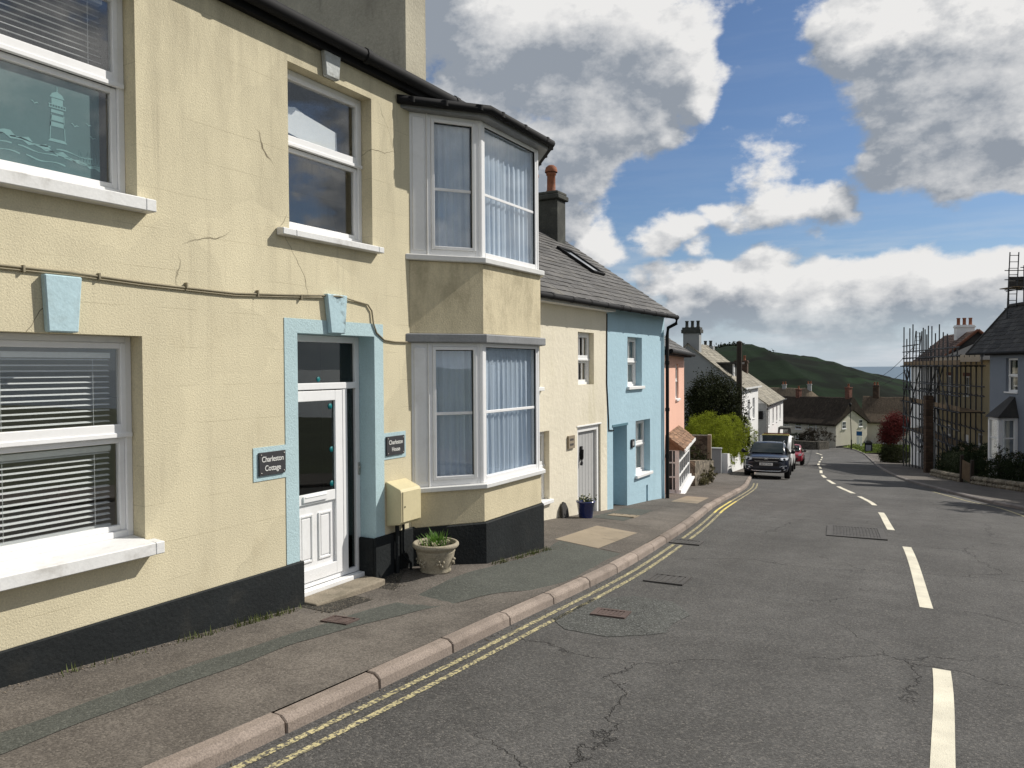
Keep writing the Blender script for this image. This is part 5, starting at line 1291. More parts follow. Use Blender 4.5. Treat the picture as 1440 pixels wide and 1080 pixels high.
# ---- straw-coloured house and the white one beyond, both scaffolded
SF = ((1.73,51.8,0),math.atan2(-.974,.225))
T = Thing('straw_house','straw-yellow house behind scaffolding, next to the blue-grey house','house',*SF,(-6,0,G(57)))
holes = [(-5.5,-4.3,-.05,1.2,.15),(-9.9,-8.8,-.05,1.2,.15),(-9.9,-8.6,-3.7,-2.2,.15),(-5.6,-4.4,-4.8,-2.5,.15),(-2.6,-1.4,-3.6,-2.2,.15)]
mb = MB(); mb.wall(-12.7,0,-7,2.3,holes,0); mb.quad((0,0,-7),(0,7,-7),(0,7,2.3),(0,0,2.3)); mb.quad((0,7,-7),(-12.7,7,-7),(-12.7,7,2.3),(0,7,2.3)); mb.quad((-12.7,7,-7),(-12.7,0,-7),(-12.7,0,2.3),(-12.7,7,2.3))
T.part('wall', mb, M['straw'])
for h in holes: 
    if h[2] > -4.5: small_sash(T,h[0],h[1],h[2],h[3],.08,(h[2]+h[3])/2,(2,1))
mb = MB(); mb.box(-5.6,-4.4,.08,.14,-4.8,-2.5); T.part('door', mb, M['white_paint'])
for a,b,z in ((-5.7,-4.1,1.2),(-10.1,-8.6,1.2)): mb = MB(); mb.box(a,b,-.03,-.001,z,z+.22); T.part('lintel', mb, M['brick'])
rb = MB(); q = [(-13,-.3,2.2),(.3,-.3,2.2),(-2.5,3.5,4.2),(-10,3.5,4.2),(-13,7.3,2.2),(.3,7.3,2.2)]; rb.add(q,[(0,1,2,3),(1,5,2),(5,4,3,2),(4,0,3),(0,4,5,1)]); T.part('roof', rb, M['slate_dark'])
T = Thing('white_tiled_house','white house with orange-red tiled roof and white chimney at the scaffolding\'s far end','house',*SF,(-18,0,G(70)))
holes = [(-16,-15,-.6,.7,.15),(-20,-19,-.6,.7,.15),(-16,-15,-4.4,-2.9,.15),(-20,-19,-5.2,-3,.15)]
mb = MB(); mb.wall(-22.2,-12.9,-9,2.05,holes,0)
mb.add([(-12.9,0,-9),(-12.9,5.2,-9),(-12.9,5.2,2.05),(-12.9,2.6,4.35),(-12.9,0,2.05)],[(0,1,2,3,4)]); mb.add([(-22.2,0,-9),(-22.2,5.2,-9),(-22.2,5.2,2.05),(-22.2,2.6,4.35),(-22.2,0,2.05)],[(4,3,2,1,0)]); mb.quad((-12.9,5.2,-9),(-22.2,5.2,-9),(-22.2,5.2,2.05),(-12.9,5.2,2.05))
T.part('wall', mb, M['white_wall'])
mb = MB(); mb.add([(-12.88,-.02,1.0),(-12.88,5.2,1.0),(-12.88,5.2,2.05),(-12.88,2.6,4.33),(-12.88,-.02,2.05)],[(0,1,2,3,4)]); T.part('hung_gable', mb, M['slate_dark'])
for h in holes: small_sash(T,h[0],h[1],h[2],h[3],.08,(h[2]+h[3])/2,(2,1))
rb = MB(); S = Vector((0,2.9,2.55)); slate_roof(rb,(-22.4,-.3,1.85),(1,0,0),S,9.7,S.length,.3,.24,.02,.01,tv=.5)
vg = MB()
q = [(-12.7,5.5,1.85),(-22.4,5.5,1.85),(-22.4,2.6,4.4),(-12.7,2.6,4.4)]; rb.add(q+[(p[0],p[1],p[2]-.06) for p in q],[(0,1,2,3),(7,6,5,4),(0,4,5,1),(1,5,6,2),(2,6,7,3),(3,7,4,0)])
for s in (-.3,5.5): vg.tube([(-12.7,s,1.88),(-12.7,2.6,4.44)],.11,6)
r = T.part('roof', rb, M['clay_dark'])
T.part('verge', vg, M['red_tile'], r)
c,top = chimney(T,r,-16.4,-15.7,1.9,3.15,3.3,4.75,M['white_wall']); chimney_pots(T,r,[(-16.05,2.12),(-16.05,2.52),(-16.05,2.93)],top,M['terracotta'],.55,.13)
# scaffolding along both fronts
T = Thing('scaffolding','long scaffold of steel tubes and boards along the straw and white houses','scaffolding',*SF,(-10,-1,G(62)))
def gz2(s): return G(51.8-.974*s)
def tp(name, a, b, r=.042, m='steel'): mb = MB(); mb.tube([a,b],r,6); T.part(name, mb, M[m])
for i in range(15):
    s = -.3-i*1.14
    for y in (-.35,-1.6):
        top = 4.4+rnd.uniform(-.5,.6) if s < -8 else 3.1+rnd.uniform(-.2,.3)
        if y == -.35 and s > -8: top = 2.6
        cm = MB()
        for zc in (-3.9,-2.9,-1.9,-.85,.1,1.85,2.45): cm.box(s-.07,s+.07,y-.08,y+.08,zc-.06,zc+.06)
        T.part('coupler', cm, M['steel'])
        tp('standard',(s,y,gz2(s)-.1),(s+rnd.uniform(-.04,.04),y,top))
    if i % 2 == 0:
        for z in (-.85,1.85): tp('transom',(s,-.15,z),(s,-1.85,z))
for z in (-3.9,-2.9,-1.9,-.85,.1,.65,1.85,2.45,2.95):
    for y in (-.38,-1.63):
        if y == -.38 and z > 2: continue
        tp('ledger',(.3,y,z),(-16.5,y,z+rnd.uniform(-.03,.03)))
tp('ledger',(-11,-1.63,3.4),(-16.5,-1.63,3.4)); tp('ledger',(-12,-.38,2.9),(-16.5,-.38,2.9))
for (s0,s1,z0,z1) in ((-1.8,-5.2,-.85,1.85),(-5.0,-8.6,1.85,-.85),(-8.5,-5.0,-.85,-4.6),(-2,-5,-3.6,-.85),(-13.4,-16.2,1.85,-.85),(-16.2,-12.5,-.8,-4.2),(-11.5,-14.8,-.85,1.85),(-9.8,-12.9,1.85,-.85),(-3.4,-6.4,1.85,-.85),(-6.8,-9.8,-.85,-4.2),(-12.5,-15.5,-.85,-4.4),(-13,-16,-.85,1.85),(-.5,-3,-3.9,-2.2)): tp('brace',(s0,-1.67,z0),(s1,-1.67,z1))
for z in (-3.0,-.80,1.90):
    for k in range(5):
        mb = MB(); mb.box(-17.6 if (k == 4 and z > 0) else -16.4,.2,-1.58+k*.24,-1.58+k*.24+.22,z,z+.04); T.part('board', mb, M['board'])
    if z < -2: continue
    mb = MB(); mb.box(-16.4,.2,-1.6,-1.57,z+.04,z+.30); T.part('toe_board', mb, M['board'])
mb = MB(); mb.box(-12,-.4,-.42,-.40,2.1,2.55); T.part('screen', mb, mat('pale sheeting',(.42,.37,.29),.8))
for k in range(4): tp('spare_tube',(-4-.3*k,-1.9,-3.9+.06*k+gz2(-5)-gz2(-5)),(-9.5-.3*k,-1.9,-3.35+.12*k),.026)
P = lambda s,y,z: tuple(Vector(SF[0])+Matrix.Rotation(SF[1],3,'Z')@Vector((s,y,z)))
dn = Matrix.Rotation(SF[1],3,'Z')@Vector((1,0,0))
ladder('scaffold_ladder','steel access ladder rising above the far end of the long scaffold',P(-14.2,-1.2,1.9),P(-14.5,-.9,4.5),(.866,.5,0),.45,9,M['steel'])
px,py = site(.5426*47,47)
t = Thing('brick_pillar','tall narrow banded brown pillar with a pale strip, before the scaffolding','pillar',(px,py,G(py)),R(20))
mb = MB(); mb.box(-.21,.21,-.21,.21,-.3,4.85)
for k in range(24): mb.box(-.225,.225,-.225,.225,.1+k*.2,.1+k*.2+.05)
t.part('pillar', mb, M['brick_brown'], bevel=.01); mb = MB(); mb.box(.23,.35,-.08,.08,-.3,3.2); t.part('strip', mb, M['grey_white'])
# ---- hedges, low stone wall, gate
def stones_wall(name,label,pts,h,m):
    """low wall of single round stones in two courses"""
    t = Thing(name,label,'wall',(pts[0][0],pts[0][1],G(pts[0][1])+.1)); b = t.root.location; mb = MB()
    A,B = Vector((*pts[0],0)),Vector((*pts[1],0)); L = (B-A).length; d = (B-A)/L; x = 0
    while x < L:
        for c,hh in ((0,h*.5),(1,h*.5)):
            p = A+d*(x+rnd.uniform(-.05,.05)); z = G(p.y)+.1+hh*c+hh*.4
            s = rnd.uniform(.15,.21); v = []; 
            for i in range(5):
                for j in range(8):
                    th = math.pi*(i+.5)/5; ph = j*math.pi/4
                    v.append((p.x-b.x+s*.95*math.sin(th)*math.cos(ph)*rnd.uniform(.85,1.1),p.y-b.y+s*math.sin(th)*math.sin(ph)*rnd.uniform(.85,1.1),z-b.z+hh*.62*math.cos(th)))
            fs = [(i*8+j,(i+1)*8+j,(i+1)*8+(j+1)%8,i*8+(j+1)%8) for i in range(4) for j in range(8)]+[tuple(range(8)),tuple(range(39,31,-1))]
            mb.add(v,fs,0,rnd.uniform(-.3,.3))
        x += rnd.uniform(.26,.36)
    t.part('stones', mb, m)
M['stone_pale'] = mat('pale rough limestone', (.21,.185,.14), .95, .2, 5, .2, 40, .01, 20)
stones_wall('stone_edging','low edging of pale stones under the nearer dark hedge, right of the gate',[(3.3,28.6),(.75,38.6)],.36,M['stone_pale'])
stones_wall('stone_edging','low edging of pale stones under the farther dark hedge, left of the gate',[(.22,41.0),(-1.05,49.3)],.36,M['stone_pale'])
def hedge_blobs(p0,p1,n,rx,rz,zc):
    A,B = Vector(p0),Vector(p1); return [(0+(B-A).x*(i+.5)/n,(B-A).y*(i+.5)/n,zc+G(A.y+(B-A).y*(i+.5)/n)-G(A.y),rx,(B-A).length/n*.75,rz) for i in range(n)]
bush('hedge','dark clipped hedge right of the gate, before the blue-grey house','hedge',(3.75,28.6,G(28.6)+.1),hedge_blobs((3.75,28.6),(1.2,38.6),9,.5,.55,.62),42000,.027,M['hedge_dark'],shell=.86,subr=.2)
bush('hedge','dark clipped hedge left of the gate, before the scaffolding','hedge',(.75,41.0,G(41)+.1),hedge_blobs((.75,41.0),(-.5,49.3),8,.5,.6,.72),30000,.03,M['hedge_dark'],shell=.86,subr=.2)
bush('hedge','taller dark hedge between the gate hedge and the straw house','hedge',(2.3,44.5,G(44.5)+.1),hedge_blobs((2.3,44.5),(.0,51.5),4,.5,.85,1.0),16000,.04,M['hedge_dark'],shell=.84,subr=.2)
bush('rose_bush','sparse rose bush with dark leaves before the white box bay','shrub',(1.85,37.2,G(37.2)+.1),[(0,0,1.35,.55,.6,.35),(.45,-.6,1.3,.5,.5,.3),(-.3,.3,1.2,.3,.4,.3)],700,.045,M['bush_dark'],shell=.3,twigs=14)
t = Thing('garden_gate','weathered timber garden gate leaning between the two dark hedges','gate',(.45,39.9,G(39.9)+.1),R(-72))
mb = MB(); mb.M = Matrix.Rotation(R(4),4,'Y')
for x in (-.62,.62): mb.box(x-.06,x+.06,-.06,.06,-.2,1.15)
t.part('post', mb, M['bark'])
mb = MB(); mb.M = Matrix.Rotation(R(4),4,'Y')
for k in range(8): mb.box(-.52+k*.13,-.46+k*.13,-.015,.015,.1,.95)
mb.box(-.55,.55,.016,.045,.25,.33); mb.box(-.55,.55,.016,.045,.75,.83); t.part('panel', mb, M['board'])
px,py = -4.75,76.8
bush('photinia','tall red-leaved shrub at the far end of the scaffolding','shrub',(px,py,G(py)),[(0,0,3.3,1.1,1.2,1.2),(-.4,0,2.6,1.0,1.1,1.0),(.5,.2,3.6,.8,.9,.9)],12000,.07,M['photinia'],twigs=8,shell=.5)
bush('hedge','dull green hedge under the red shrub','hedge',(px+.1,py-.9,G(py)),[(0,0,.85,1.35,.8,.95),(-.3,1,.8,1.0,1.2,.9)],9000,.065,M['bush_dark'],shell=.6)
# wires in the gap over the sea
t = Thing('overhead_wires','pair of thin overhead wires crossing to the scaffolded house','cable',(-14,150,-1))
for k in (0,1):
    mb = MB(); A = Vector((0,0,0)); B = Vector((11.5,-86,3.2+.5*k)); mb.tube([A+(B-A)*(i/10)+Vector((0,0,-1.2*(1-(2*i/10-1)**2)+.8*k)) for i in range(11)],.022,5); t.part('wire', mb, M['black'])
bush('tree','leafy tree out of sight to the right, throwing broken shade across the road','tree',(5.6,28.6,G(28.6)),[(0,0,5.6,1.7,1.9,1.3),(-1.2,.8,5.0,1.1,1.2,.9),(1.1,-1.3,5.2,1.2,1.3,1.0),(.3,2.2,5.4,1.1,1.2,.9)],5000,.13,M['tree_dark'],trunk=(4.6,.18),twigs=6,shell=.3)
# ------------------------------------------------------------------ vehicles (frame: nose at y=0, tail towards +y)
def car_paint(name, col, metal=.0): return mat(name, col, .28, .03, 3, .02, 40, spec=.5, metal=metal, coat=.35)
M['tyre'] = mat('black rubber', (.012,.012,.012), .85)
M['chrome'] = mat('bright metal', (.6,.6,.6), .2, metal=1)
M['trim'] = mat('black plastic trim', (.015,.015,.016), .55)
M['car_glass'] = mat('dark car glass', (.008,.013,.014), .06, .02, 2, spec=.28)
M['lamp'] = mat('headlamp glass', (.48,.50,.52), .12, .15, 8, .3, 30, spec=.8, coat=1)
M['lamp_red'] = mat('red tail lamp', (.35,.01,.012), .2, coat=1)
M['plate'] = mat('white plate', (.72,.72,.68), .4)
def loft(mb, secs, mi=0, smooth=True):
    """secs: (y, [(x,z) from bottom centre round the right side to top centre]) mirrored left"""
    rows = []
    for y, h in secs:
        r = [(x,y,z) for x,z in h] + [(-x,y,z) for x,z in h[::-1] if x > 1e-6]
        rows.append(r)
    n = len(rows[0]); vs = [p for r in rows for p in r]; fs = []
    for i in range(len(rows)-1):
        for k in range(n): fs.append((i*n+k,(i+1)*n+k,(i+1)*n+(k+1)%n,i*n+(k+1)%n))
    fs.append(tuple(range(n))); fs.append(tuple(range((len(rows)-1)*n+n-1,(len(rows)-1)*n-1,-1)))
    mb.add(vs,[f[::-1] for f in fs],mi,0,smooth)
def wheel(T, x, y, r, w=.22):
    s = 1 if x > 0 else -1
    t = MB(); t.lathe([(r*.62,-w/2),(r*.9,-w/2),(r,-w/2+.03),(r,w/2-.03),(r*.9,w/2),(r*.62,w/2)],(x,y,r),28,axis='x'); o = T.part('wheel', t, M['tyre'])
    m = MB(); m.lathe([(r*.64,-s*w*.1),(r*.64,s*w*.46),(r*.6,s*w*.47),(r*.55,s*w*.3),(.06,s*w*.38),(0,s*w*.4)],(x,y,r),28,axis='x')
    for k in range(5):
        a = k*2*math.pi/5; c,sn = math.cos(a),math.sin(a); q = [(x+s*w*.3,y+c*.05-sn*.03,r+sn*.05+c*.03),(x+s*w*.3,y+c*.05+sn*.03,r+sn*.05-c*.03),(x+s*w*.44,y+c*r*.6+sn*.045,r+sn*r*.6-c*.045),(x+s*w*.44,y+c*r*.6-sn*.045,r+sn*r*.6+c*.045)]; m.add(q,[(0,1,2,3),(3,2,1,0)])
    T.part('rim', m, M['chrome'], o)
def vehicle(name,label,cat,x,y,rz,paint,L,W,H,hood_z,hood_l,ws,roof_l,kind='car',group=None,pitch=0):
    T = Thing(name,label,cat,(x,y,G(y)),rz,group=group); T.root.rotation_euler = (pitch,0,rz)
    w = W/2; hz = hood_z; r = .34 if kind != 'car' else .31; b = .24
    def sec(y,k,zt,zb=b,tk=.9): return (y,[(0,zb),(w*k*.86,zb),(w*k*.985,zb+.10),(w*k,zb+(zt-zb)*.45),(w*k*.985,zb+(zt-zb)*.78),(w*k*tk,zt-.03),(w*k*tk*.6,zt),(0,zt+.01)])
    mb = MB(); end = L
    secs = [sec(0,.74,hz*.70,b+.14),sec(.05,.86,hz*.80,b+.03),sec(.16,.945,hz*.90,b),sec(.42,.985,hz*.965,b),sec(hood_l*.7,1.0,hz*1.0),sec(hood_l,1.0,hz*1.02,b,.93),sec(L*.5,1.0,hz*1.02,b,.95),sec(L*.82,1.0,hz*1.05,b,.95),sec(L-.16,.95,hz*1.03,b+.03),sec(L-.03,.88,hz*.95,b+.1),sec(L,.8,hz*.8,b+.2)]
    loft(mb, secs); body = T.part('body', mb, paint, bevel=0)
    md = body.modifiers.new('soft','SUBSURF'); md.levels = 1; md.render_levels = 2
    # cabin
    y0,y1,y2,y3 = hood_l-.05, hood_l+ws, hood_l+ws+roof_l, L-(.22 if kind != 'van' else .06)
    zb_ = hz*.98
    cb = MB()
    def cs(y,k,z0,z1,kt): return (y,[(0,z0),(w*k,z0),(w*(k*.45+kt*.55),z0+(z1-z0)*.55),(w*kt,z1-.05),(w*kt*.8,z1),(0,z1+.02)])
    kt = .70 if kind != 'van' else .86
    loft(cb,[cs(y0,.80,zb_-.05,zb_+.03,.78),cs(y1-.02,.93,zb_-.05,H-.035,kt),cs(y1+.35,.95,zb_-.05,H,kt),cs(y2,.95,zb_-.05,H-.01,kt),cs(y3,.92,zb_-.05,(hz+.12) if kind != 'van' else H-.12,kt if kind == 'van' else .80)],0)
    T.part('cabin', cb, paint)
    # glass: windscreen and side windows, a few mm proud of the cabin skin
    g = MB(); n = 6
    def fs(x): return x
    zt,zl = H-.07, zb_+.06
    A = [(-w*.735,y0+.05,zl),(w*.735,y0+.05,zl),(w*(kt-.03),y1-.10,zt-.02),(-w*(kt-.03),y1-.10,zt-.02)]
    rows = []
    for j in range(5):
        f = j/4; row = []
        for i in range(9):
            u = i/8*2-1; xx = u*(w*.76*(1-f)+w*(kt-.025)*f)*(.86 if kind == 'van' else 1); yy = (y0+.02)*(1-f)+(y1-.09)*f - .055*(1-u*u)-.05*math.sin(f*3.14)*.5; zz = zl*(1-f)+(zt)*f+.012
            row.append((xx,yy-.012,zz+.012))
        rows.append(row)
    vs = [p for r_ in rows for p in r_]; g.add(vs,[(j*9+i,j*9+i+1,(j+1)*9+i+1,(j+1)*9+i) for j in range(4) for i in range(8)],0,0,True)
    T.part('windscreen', g, M['car_glass'])
    for s in (-1,1):
        g = MB(); xb,xt = s*(w*.955+.012), s*(w*kt+.022)
        q = [(xb*.985,y0+.38,zb_+.05),(xb,(y1+y2)/2,zb_+.05),(xb,y2+.05,zb_+.05),(xt,y2-.12,H-.14),(xt,(y1+y2)/2,H-.12),(xt,y1+.08,H-.14)]
        g.add(q,[(0,1,4,5),(1,2,3,4)] if s > 0 else [(5,4,1,0),(4,3,2,1)]); T.part('side_window', g, M['car_glass'])
        m = MB(); m.lathe([(0,-.10),(.05,-.095),(.085,-.05),(.09,.0),(.08,.03),(0,.03)],(s*(w+.12),y0+.42,zb_+.13),14,axis='y'); m.box(min(s*w*.92,s*(w+.08)),max(s*w*.92,s*(w+.08)),y0+.40,y0+.46,zb_+.05,zb_+.11); T.part('wing_mirror', m, M['trim'])
        wheel(T,s*(w-.10),.86,r); wheel(T,s*(w-.10),L-.95,r)
        for yy in (.86,L-.95):
            a = MB(); pts = [(s*(w*.985),yy+math.cos(k*math.pi/10)*(r+.07),r+math.sin(k*math.pi/10)*(r+.07)) for k in range(11)]; a.tube(pts,.035,6); a.slab([(p[1],p[2]) for p in pts],0,0.001) if False else None; T.part('wheel_arch', a, M['trim'])
    return T, dict(w=w,hz=hz,b=b,y0=y0,y1=y1,y2=y2,L=L,H=H)
st = R(9)
# dark blue SUV facing uphill
T,d = vehicle('parked_car','dark blue SUV parked facing uphill at the left kerb','car',-6.66,32.2,st,car_paint('midnight blue paint',(.008,.012,.026)),4.55,1.78,1.49,.99,1.15,.85,1.75,'suv',pitch=R(-4.5))
w = d['w']
mb = MB(); mb.slab([(-.46,.70),(.46,.70),(.58,.82),(.50,.845),(-.50,.845),(-.58,.82)],-.055,.12); gr = T.part('grille', mb, M['trim'], bevel=.01)
mb = MB(); mb.box(-.50,.50,-.075,-.045,.84,.862); mb.box(-.45,.45,-.07,-.05,.715,.73); T.part('grille_bar', mb, M['chrome'], gr)
mb = MB(); mb.box(-.05,-.03,-.085,-.074,.785,.875); mb.box(.03,.05,-.085,-.074,.785,.875); mb.box(-.03,.03,-.085,-.074,.82,.84); T.part('emblem', mb, M['chrome'], gr)
for s in (-1,1):
    mb = MB(); q = [(.50,-.03,.80),(.66,.02,.76),(.82,.17,.80),(.865,.36,.90),(.80,.27,.915),(.56,.04,.87)]
    q = [(s*a,b-.035,c) for a,b,c in q]; q2 = [(a,b+.14,c) for a,b,c in q]; mb.add(q+q2,[(0,1,2,3,4,5) if s > 0 else (5,4,3,2,1,0)]+[((i+1)%6,i,6+i,6+(i+1)%6) if s > 0 else (i,(i+1)%6,6+(i+1)%6,6+i) for i in range(6)]); h = T.part('headlight', mb, M['lamp'])
    mb = MB(); mb.lathe([(0,-.01),(.045,-.008),(.05,.02)],(s*.70,-.035+.08,.815),14,axis='y'); T.part('projector', mb, M['trim'], h)
    mb = MB(); mb.lathe([(0,-.015),(.045,-.012),(.052,.06)],(s*.66,.03,.47),14,axis='y'); T.part('fog_lamp', mb, M['lamp'])
    mb = MB(); mb.tube([(s*.52,-.02,.50),(s*.64,.0,.545),(s*.80,.10,.55)],.018,6); T.part('lamp_trim', mb, M['chrome'])
mb = MB(); mb.slab([(-.50,.54),(.50,.54),(.56,.66),(-.56,.66)],-.02,.1); mb.slab([(-.62,.30),(.62,.30),(.70,.42),(-.70,.42)],-.015,.15); T.part('lower_grille', mb, M['trim'])
mb = MB(); mb.tube([(-.74,.07,.40),(-.5,-.02,.335),(0,-.05,.325),(.5,-.02,.335),(.74,.07,.40)],.025,8); T.part('skid_plate', mb, M['chrome'])
mb = MB(); mb.box(-.26,.26,-.075,-.05,.555,.665); pt = T.part('number_plate', mb, M['plate'], bevel=.003)
me = text_mesh('MK67 YNW',.085); mb = MB(); mb.add([(v.co.x*.98,-.0755-v.co.z,.58+v.co.y) for v in me.vertices],[tuple(p.vertices) for p in me.polygons]); T.part('lettering', mb, M['trim'], pt); bpy.data.meshes.remove(me)
for s in (-1,1):
    mb = MB(); mb.tube([(s*.60,d['y1']+.15,1.46),(s*.62,d['y1']+.3,1.525),(s*.62,d['y2']-.2,1.525),(s*.60,d['y2'],1.46)],.018,6); T.part('roof_rail', mb, M['chrome'])
mb = MB(); mb.box(-.05,.05,d['y1']-.12,d['y1']-.05,1.33,1.41); T.part('mirror', mb, M['trim'])
# white van behind it
T,d = vehicle('parked_van','white van with a yellow strip over its windscreen, parked behind the dark blue SUV','van',-8.5,43.0,R(8),car_paint('white van paint',(.72,.72,.71)),5.0,1.96,2.0,1.18,.95,.75,3.0,'van',pitch=R(-5))
mb = MB(); mb.box(-.74,.74,d['y1']-.06,d['y1']+.25,1.95,2.025); T.part('roof_strip', mb, mat('yellow reflective strip',(.66,.56,.20),.5), bevel=.02)
mb = MB(); mb.box(-.66,.66,d['y1']+.3,d['y1']+.55,2.03,2.10); T.part('light_bar', mb, M['brick'], bevel=.02)
for s in (-1,1):
    mb = MB(); mb.slab([(s*.55,.82),(s*.86,.86),(s*.88,1.05),(s*.66,1.0)],-.0+.06,.2); T.part('headlight', mb, M['lamp'])
mb = MB(); mb.slab([(-.5,.62),(.5,.62),(.5,.85),(-.5,.85)],-.02,.1); T.part('grille', mb, M['trim'])
# red hatchback further on
T,d = vehicle('parked_car','red hatchback half hidden beyond the white van','car',-10.1,56.6,R(7),car_paint('cherry red paint',(.30,.012,.03)),3.9,1.72,1.46,.92,.85,.85,1.35,'car',pitch=R(-5))
for s in (-1,1): mb = MB(); mb.slab([(s*.5,.66),(s*.78,.70),(s*.8,.86),(s*.6,.80)],.06,.2); T.part('headlight', mb, M['lamp'])
mb = MB(); mb.slab([(-.5,.36),(.5,.36),(.55,.52),(-.55,.52)],-.02,.1); T.part('grille', mb, M['trim'])
# black car by the grass bank
bx,by = site(.4655*108,108)
T,d = vehicle('parked_car','small black car parked beyond the grass verge at the foot of the street','car',bx,by,R(60),car_paint('black paint',(.012,.012,.013)),3.9,1.72,1.5,.92,.85,.85,1.35,'car')
for s in (-1,1): mb = MB(); mb.slab([(s*.5,.66),(s*.78,.70),(s*.8,.86),(s*.6,.80)],.06,.2); T.part('headlight', mb, M['lamp'])
# ------------------------------------------------------------------ hill and sea
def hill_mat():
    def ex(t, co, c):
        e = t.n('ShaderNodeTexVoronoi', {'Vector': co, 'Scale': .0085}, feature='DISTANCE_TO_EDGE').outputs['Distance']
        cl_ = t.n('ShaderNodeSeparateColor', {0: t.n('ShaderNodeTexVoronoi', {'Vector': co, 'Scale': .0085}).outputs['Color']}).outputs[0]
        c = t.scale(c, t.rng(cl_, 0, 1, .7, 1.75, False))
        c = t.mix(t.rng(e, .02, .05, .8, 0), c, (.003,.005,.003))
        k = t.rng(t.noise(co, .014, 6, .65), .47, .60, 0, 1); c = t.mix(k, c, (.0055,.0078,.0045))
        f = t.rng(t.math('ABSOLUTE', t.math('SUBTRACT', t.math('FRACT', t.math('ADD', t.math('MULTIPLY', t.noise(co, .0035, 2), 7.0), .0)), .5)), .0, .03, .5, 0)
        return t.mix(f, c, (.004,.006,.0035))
    return mat('green down with painted cloud shade', (.0065,.0145,.006), .97, .2, .02, .2, .25, spec=.05, extra=ex)  # base colour darkened to hold a cloud shadow over the hill
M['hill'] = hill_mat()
SK = [(-200,9),(0,11),(100,13),(150,14.2),(175,15.5),(188,17.5),(201,18.8),(211,19.6),(217,16.9),(224,14.3),(236,13),(246,11.3),(266,8.4),(285,3.0),(304,-3.2),(324,-7.6),(340,-12.2),(360,-16.2),(380,-21),(400,-31),(420,-44)]
mb = MB(); cols = []; n = 130; m = 26
for i in range(n+1):
    rr = -200+620*i/n; zc = interp(SK, rr)+1.9 + .5*math.sin(i*1.7)+.35*math.sin(i*4.1); col = []
    for j in range(m+1):
        f = j/m; dpt = 300+ (700-300)*min(f/.8,1) if f <= .8 else 700+(f-.8)*1200
        g = min(f/.8,1); z = -42+(zc+42)*(g**1.15*(3-2*g)/(1.0)*.5+g*.5) if f <= .8 else zc-(f-.8)*5*22
        k = dpt/700 if f < .8 else 1
        x,y = site(rr*(.5+.5*k)+ (0), dpt); 
        if 0 < f < .8: z += 1.5*math.sin(rr*.03+j)*math.sin(j*.9)*g*(1-g)*4
        col.append((x,y,z))
    cols.append(col)
w = m+1; mb.add([p for c in cols for p in c],[(i*w+j,(i+1)*w+j,(i+1)*w+j+1,i*w+j+1) for i in range(n) for j in range(m)],smooth=True)
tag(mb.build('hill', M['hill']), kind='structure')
mb = MB()
for k in range(70):
    rr = rnd.choice([rnd.gauss(205,9),rnd.gauss(160,16),rnd.uniform(60,240)]); x,y = site(rr,700+rnd.uniform(-6,4)); z = interp(SK,rr)+1.9; s = rnd.uniform(1.2,2.8)
    mb.leaves(26, lambda: (x+rnd.gauss(0,s),y+rnd.gauss(0,s),z+abs(rnd.gauss(0,s*.7))-.6), 1.1)
tag(mb.build('wood', M['hedge_dark']), kind='stuff')
def sea_mat():
    m = bpy.data.materials.new('grey-blue sea'); t = NT(m); co = t.n('ShaderNodeTexCoord').outputs['Object']
    b = t.n('ShaderNodeBump', {'Strength':.5,'Distance':1.0,'Height':t.noise(t.vmul(co,(1,1,1)),.12,4,.6)})
    p = t.n('ShaderNodeBsdfPrincipled', {'Base Color': (.045,.095,.14,1),'Roughness':.35,'Specular IOR Level':.5,'Normal':b.outputs[0]})
    t.n('ShaderNodeOutputMaterial', {'Surface': p.outputs[0]}); return m
mb = MB(); Rr = 42000; ring = []
for k in range(64): a = k*2*math.pi/64; ring.append((Rr*math.cos(a),Rr*math.sin(a)+600,-47.0))
inner = [(6000*math.cos(k*2*math.pi/64),6000*math.sin(k*2*math.pi/64)+600,-47.0) for k in range(64)]
mb.add(inner+ring,[(k,64+k,64+(k+1)%64,(k+1)%64) for k in range(64)]+[tuple(range(64))])
tag(mb.build('sea', sea_mat()), kind='structure')

# ------------------------------------------------------------------ daylight: sun from ahead-right, broken cumulus
SUN_AZ, SUN_EL = R(40), R(40)          # azimuth from +y (down the street) towards +x
sd = Vector((math.sin(SUN_AZ)*math.cos(SUN_EL), math.cos(SUN_AZ)*math.cos(SUN_EL), math.sin(SUN_EL)))
L = bpy.data.lights.new('sun','SUN'); L.energy = 5.0; L.angle = R(.53); L.color = (1,.95,.87)
so = bpy.data.objects.new('sun',L); COL.objects.link(so); so.location = (20,20,40); so.rotation_euler = (-sd).to_track_quat('-Z','Y').to_euler()
world = bpy.data.worlds.new('World'); scene.world = world; world.use_nodes = True
nt = world.node_tree; nt.nodes.clear()
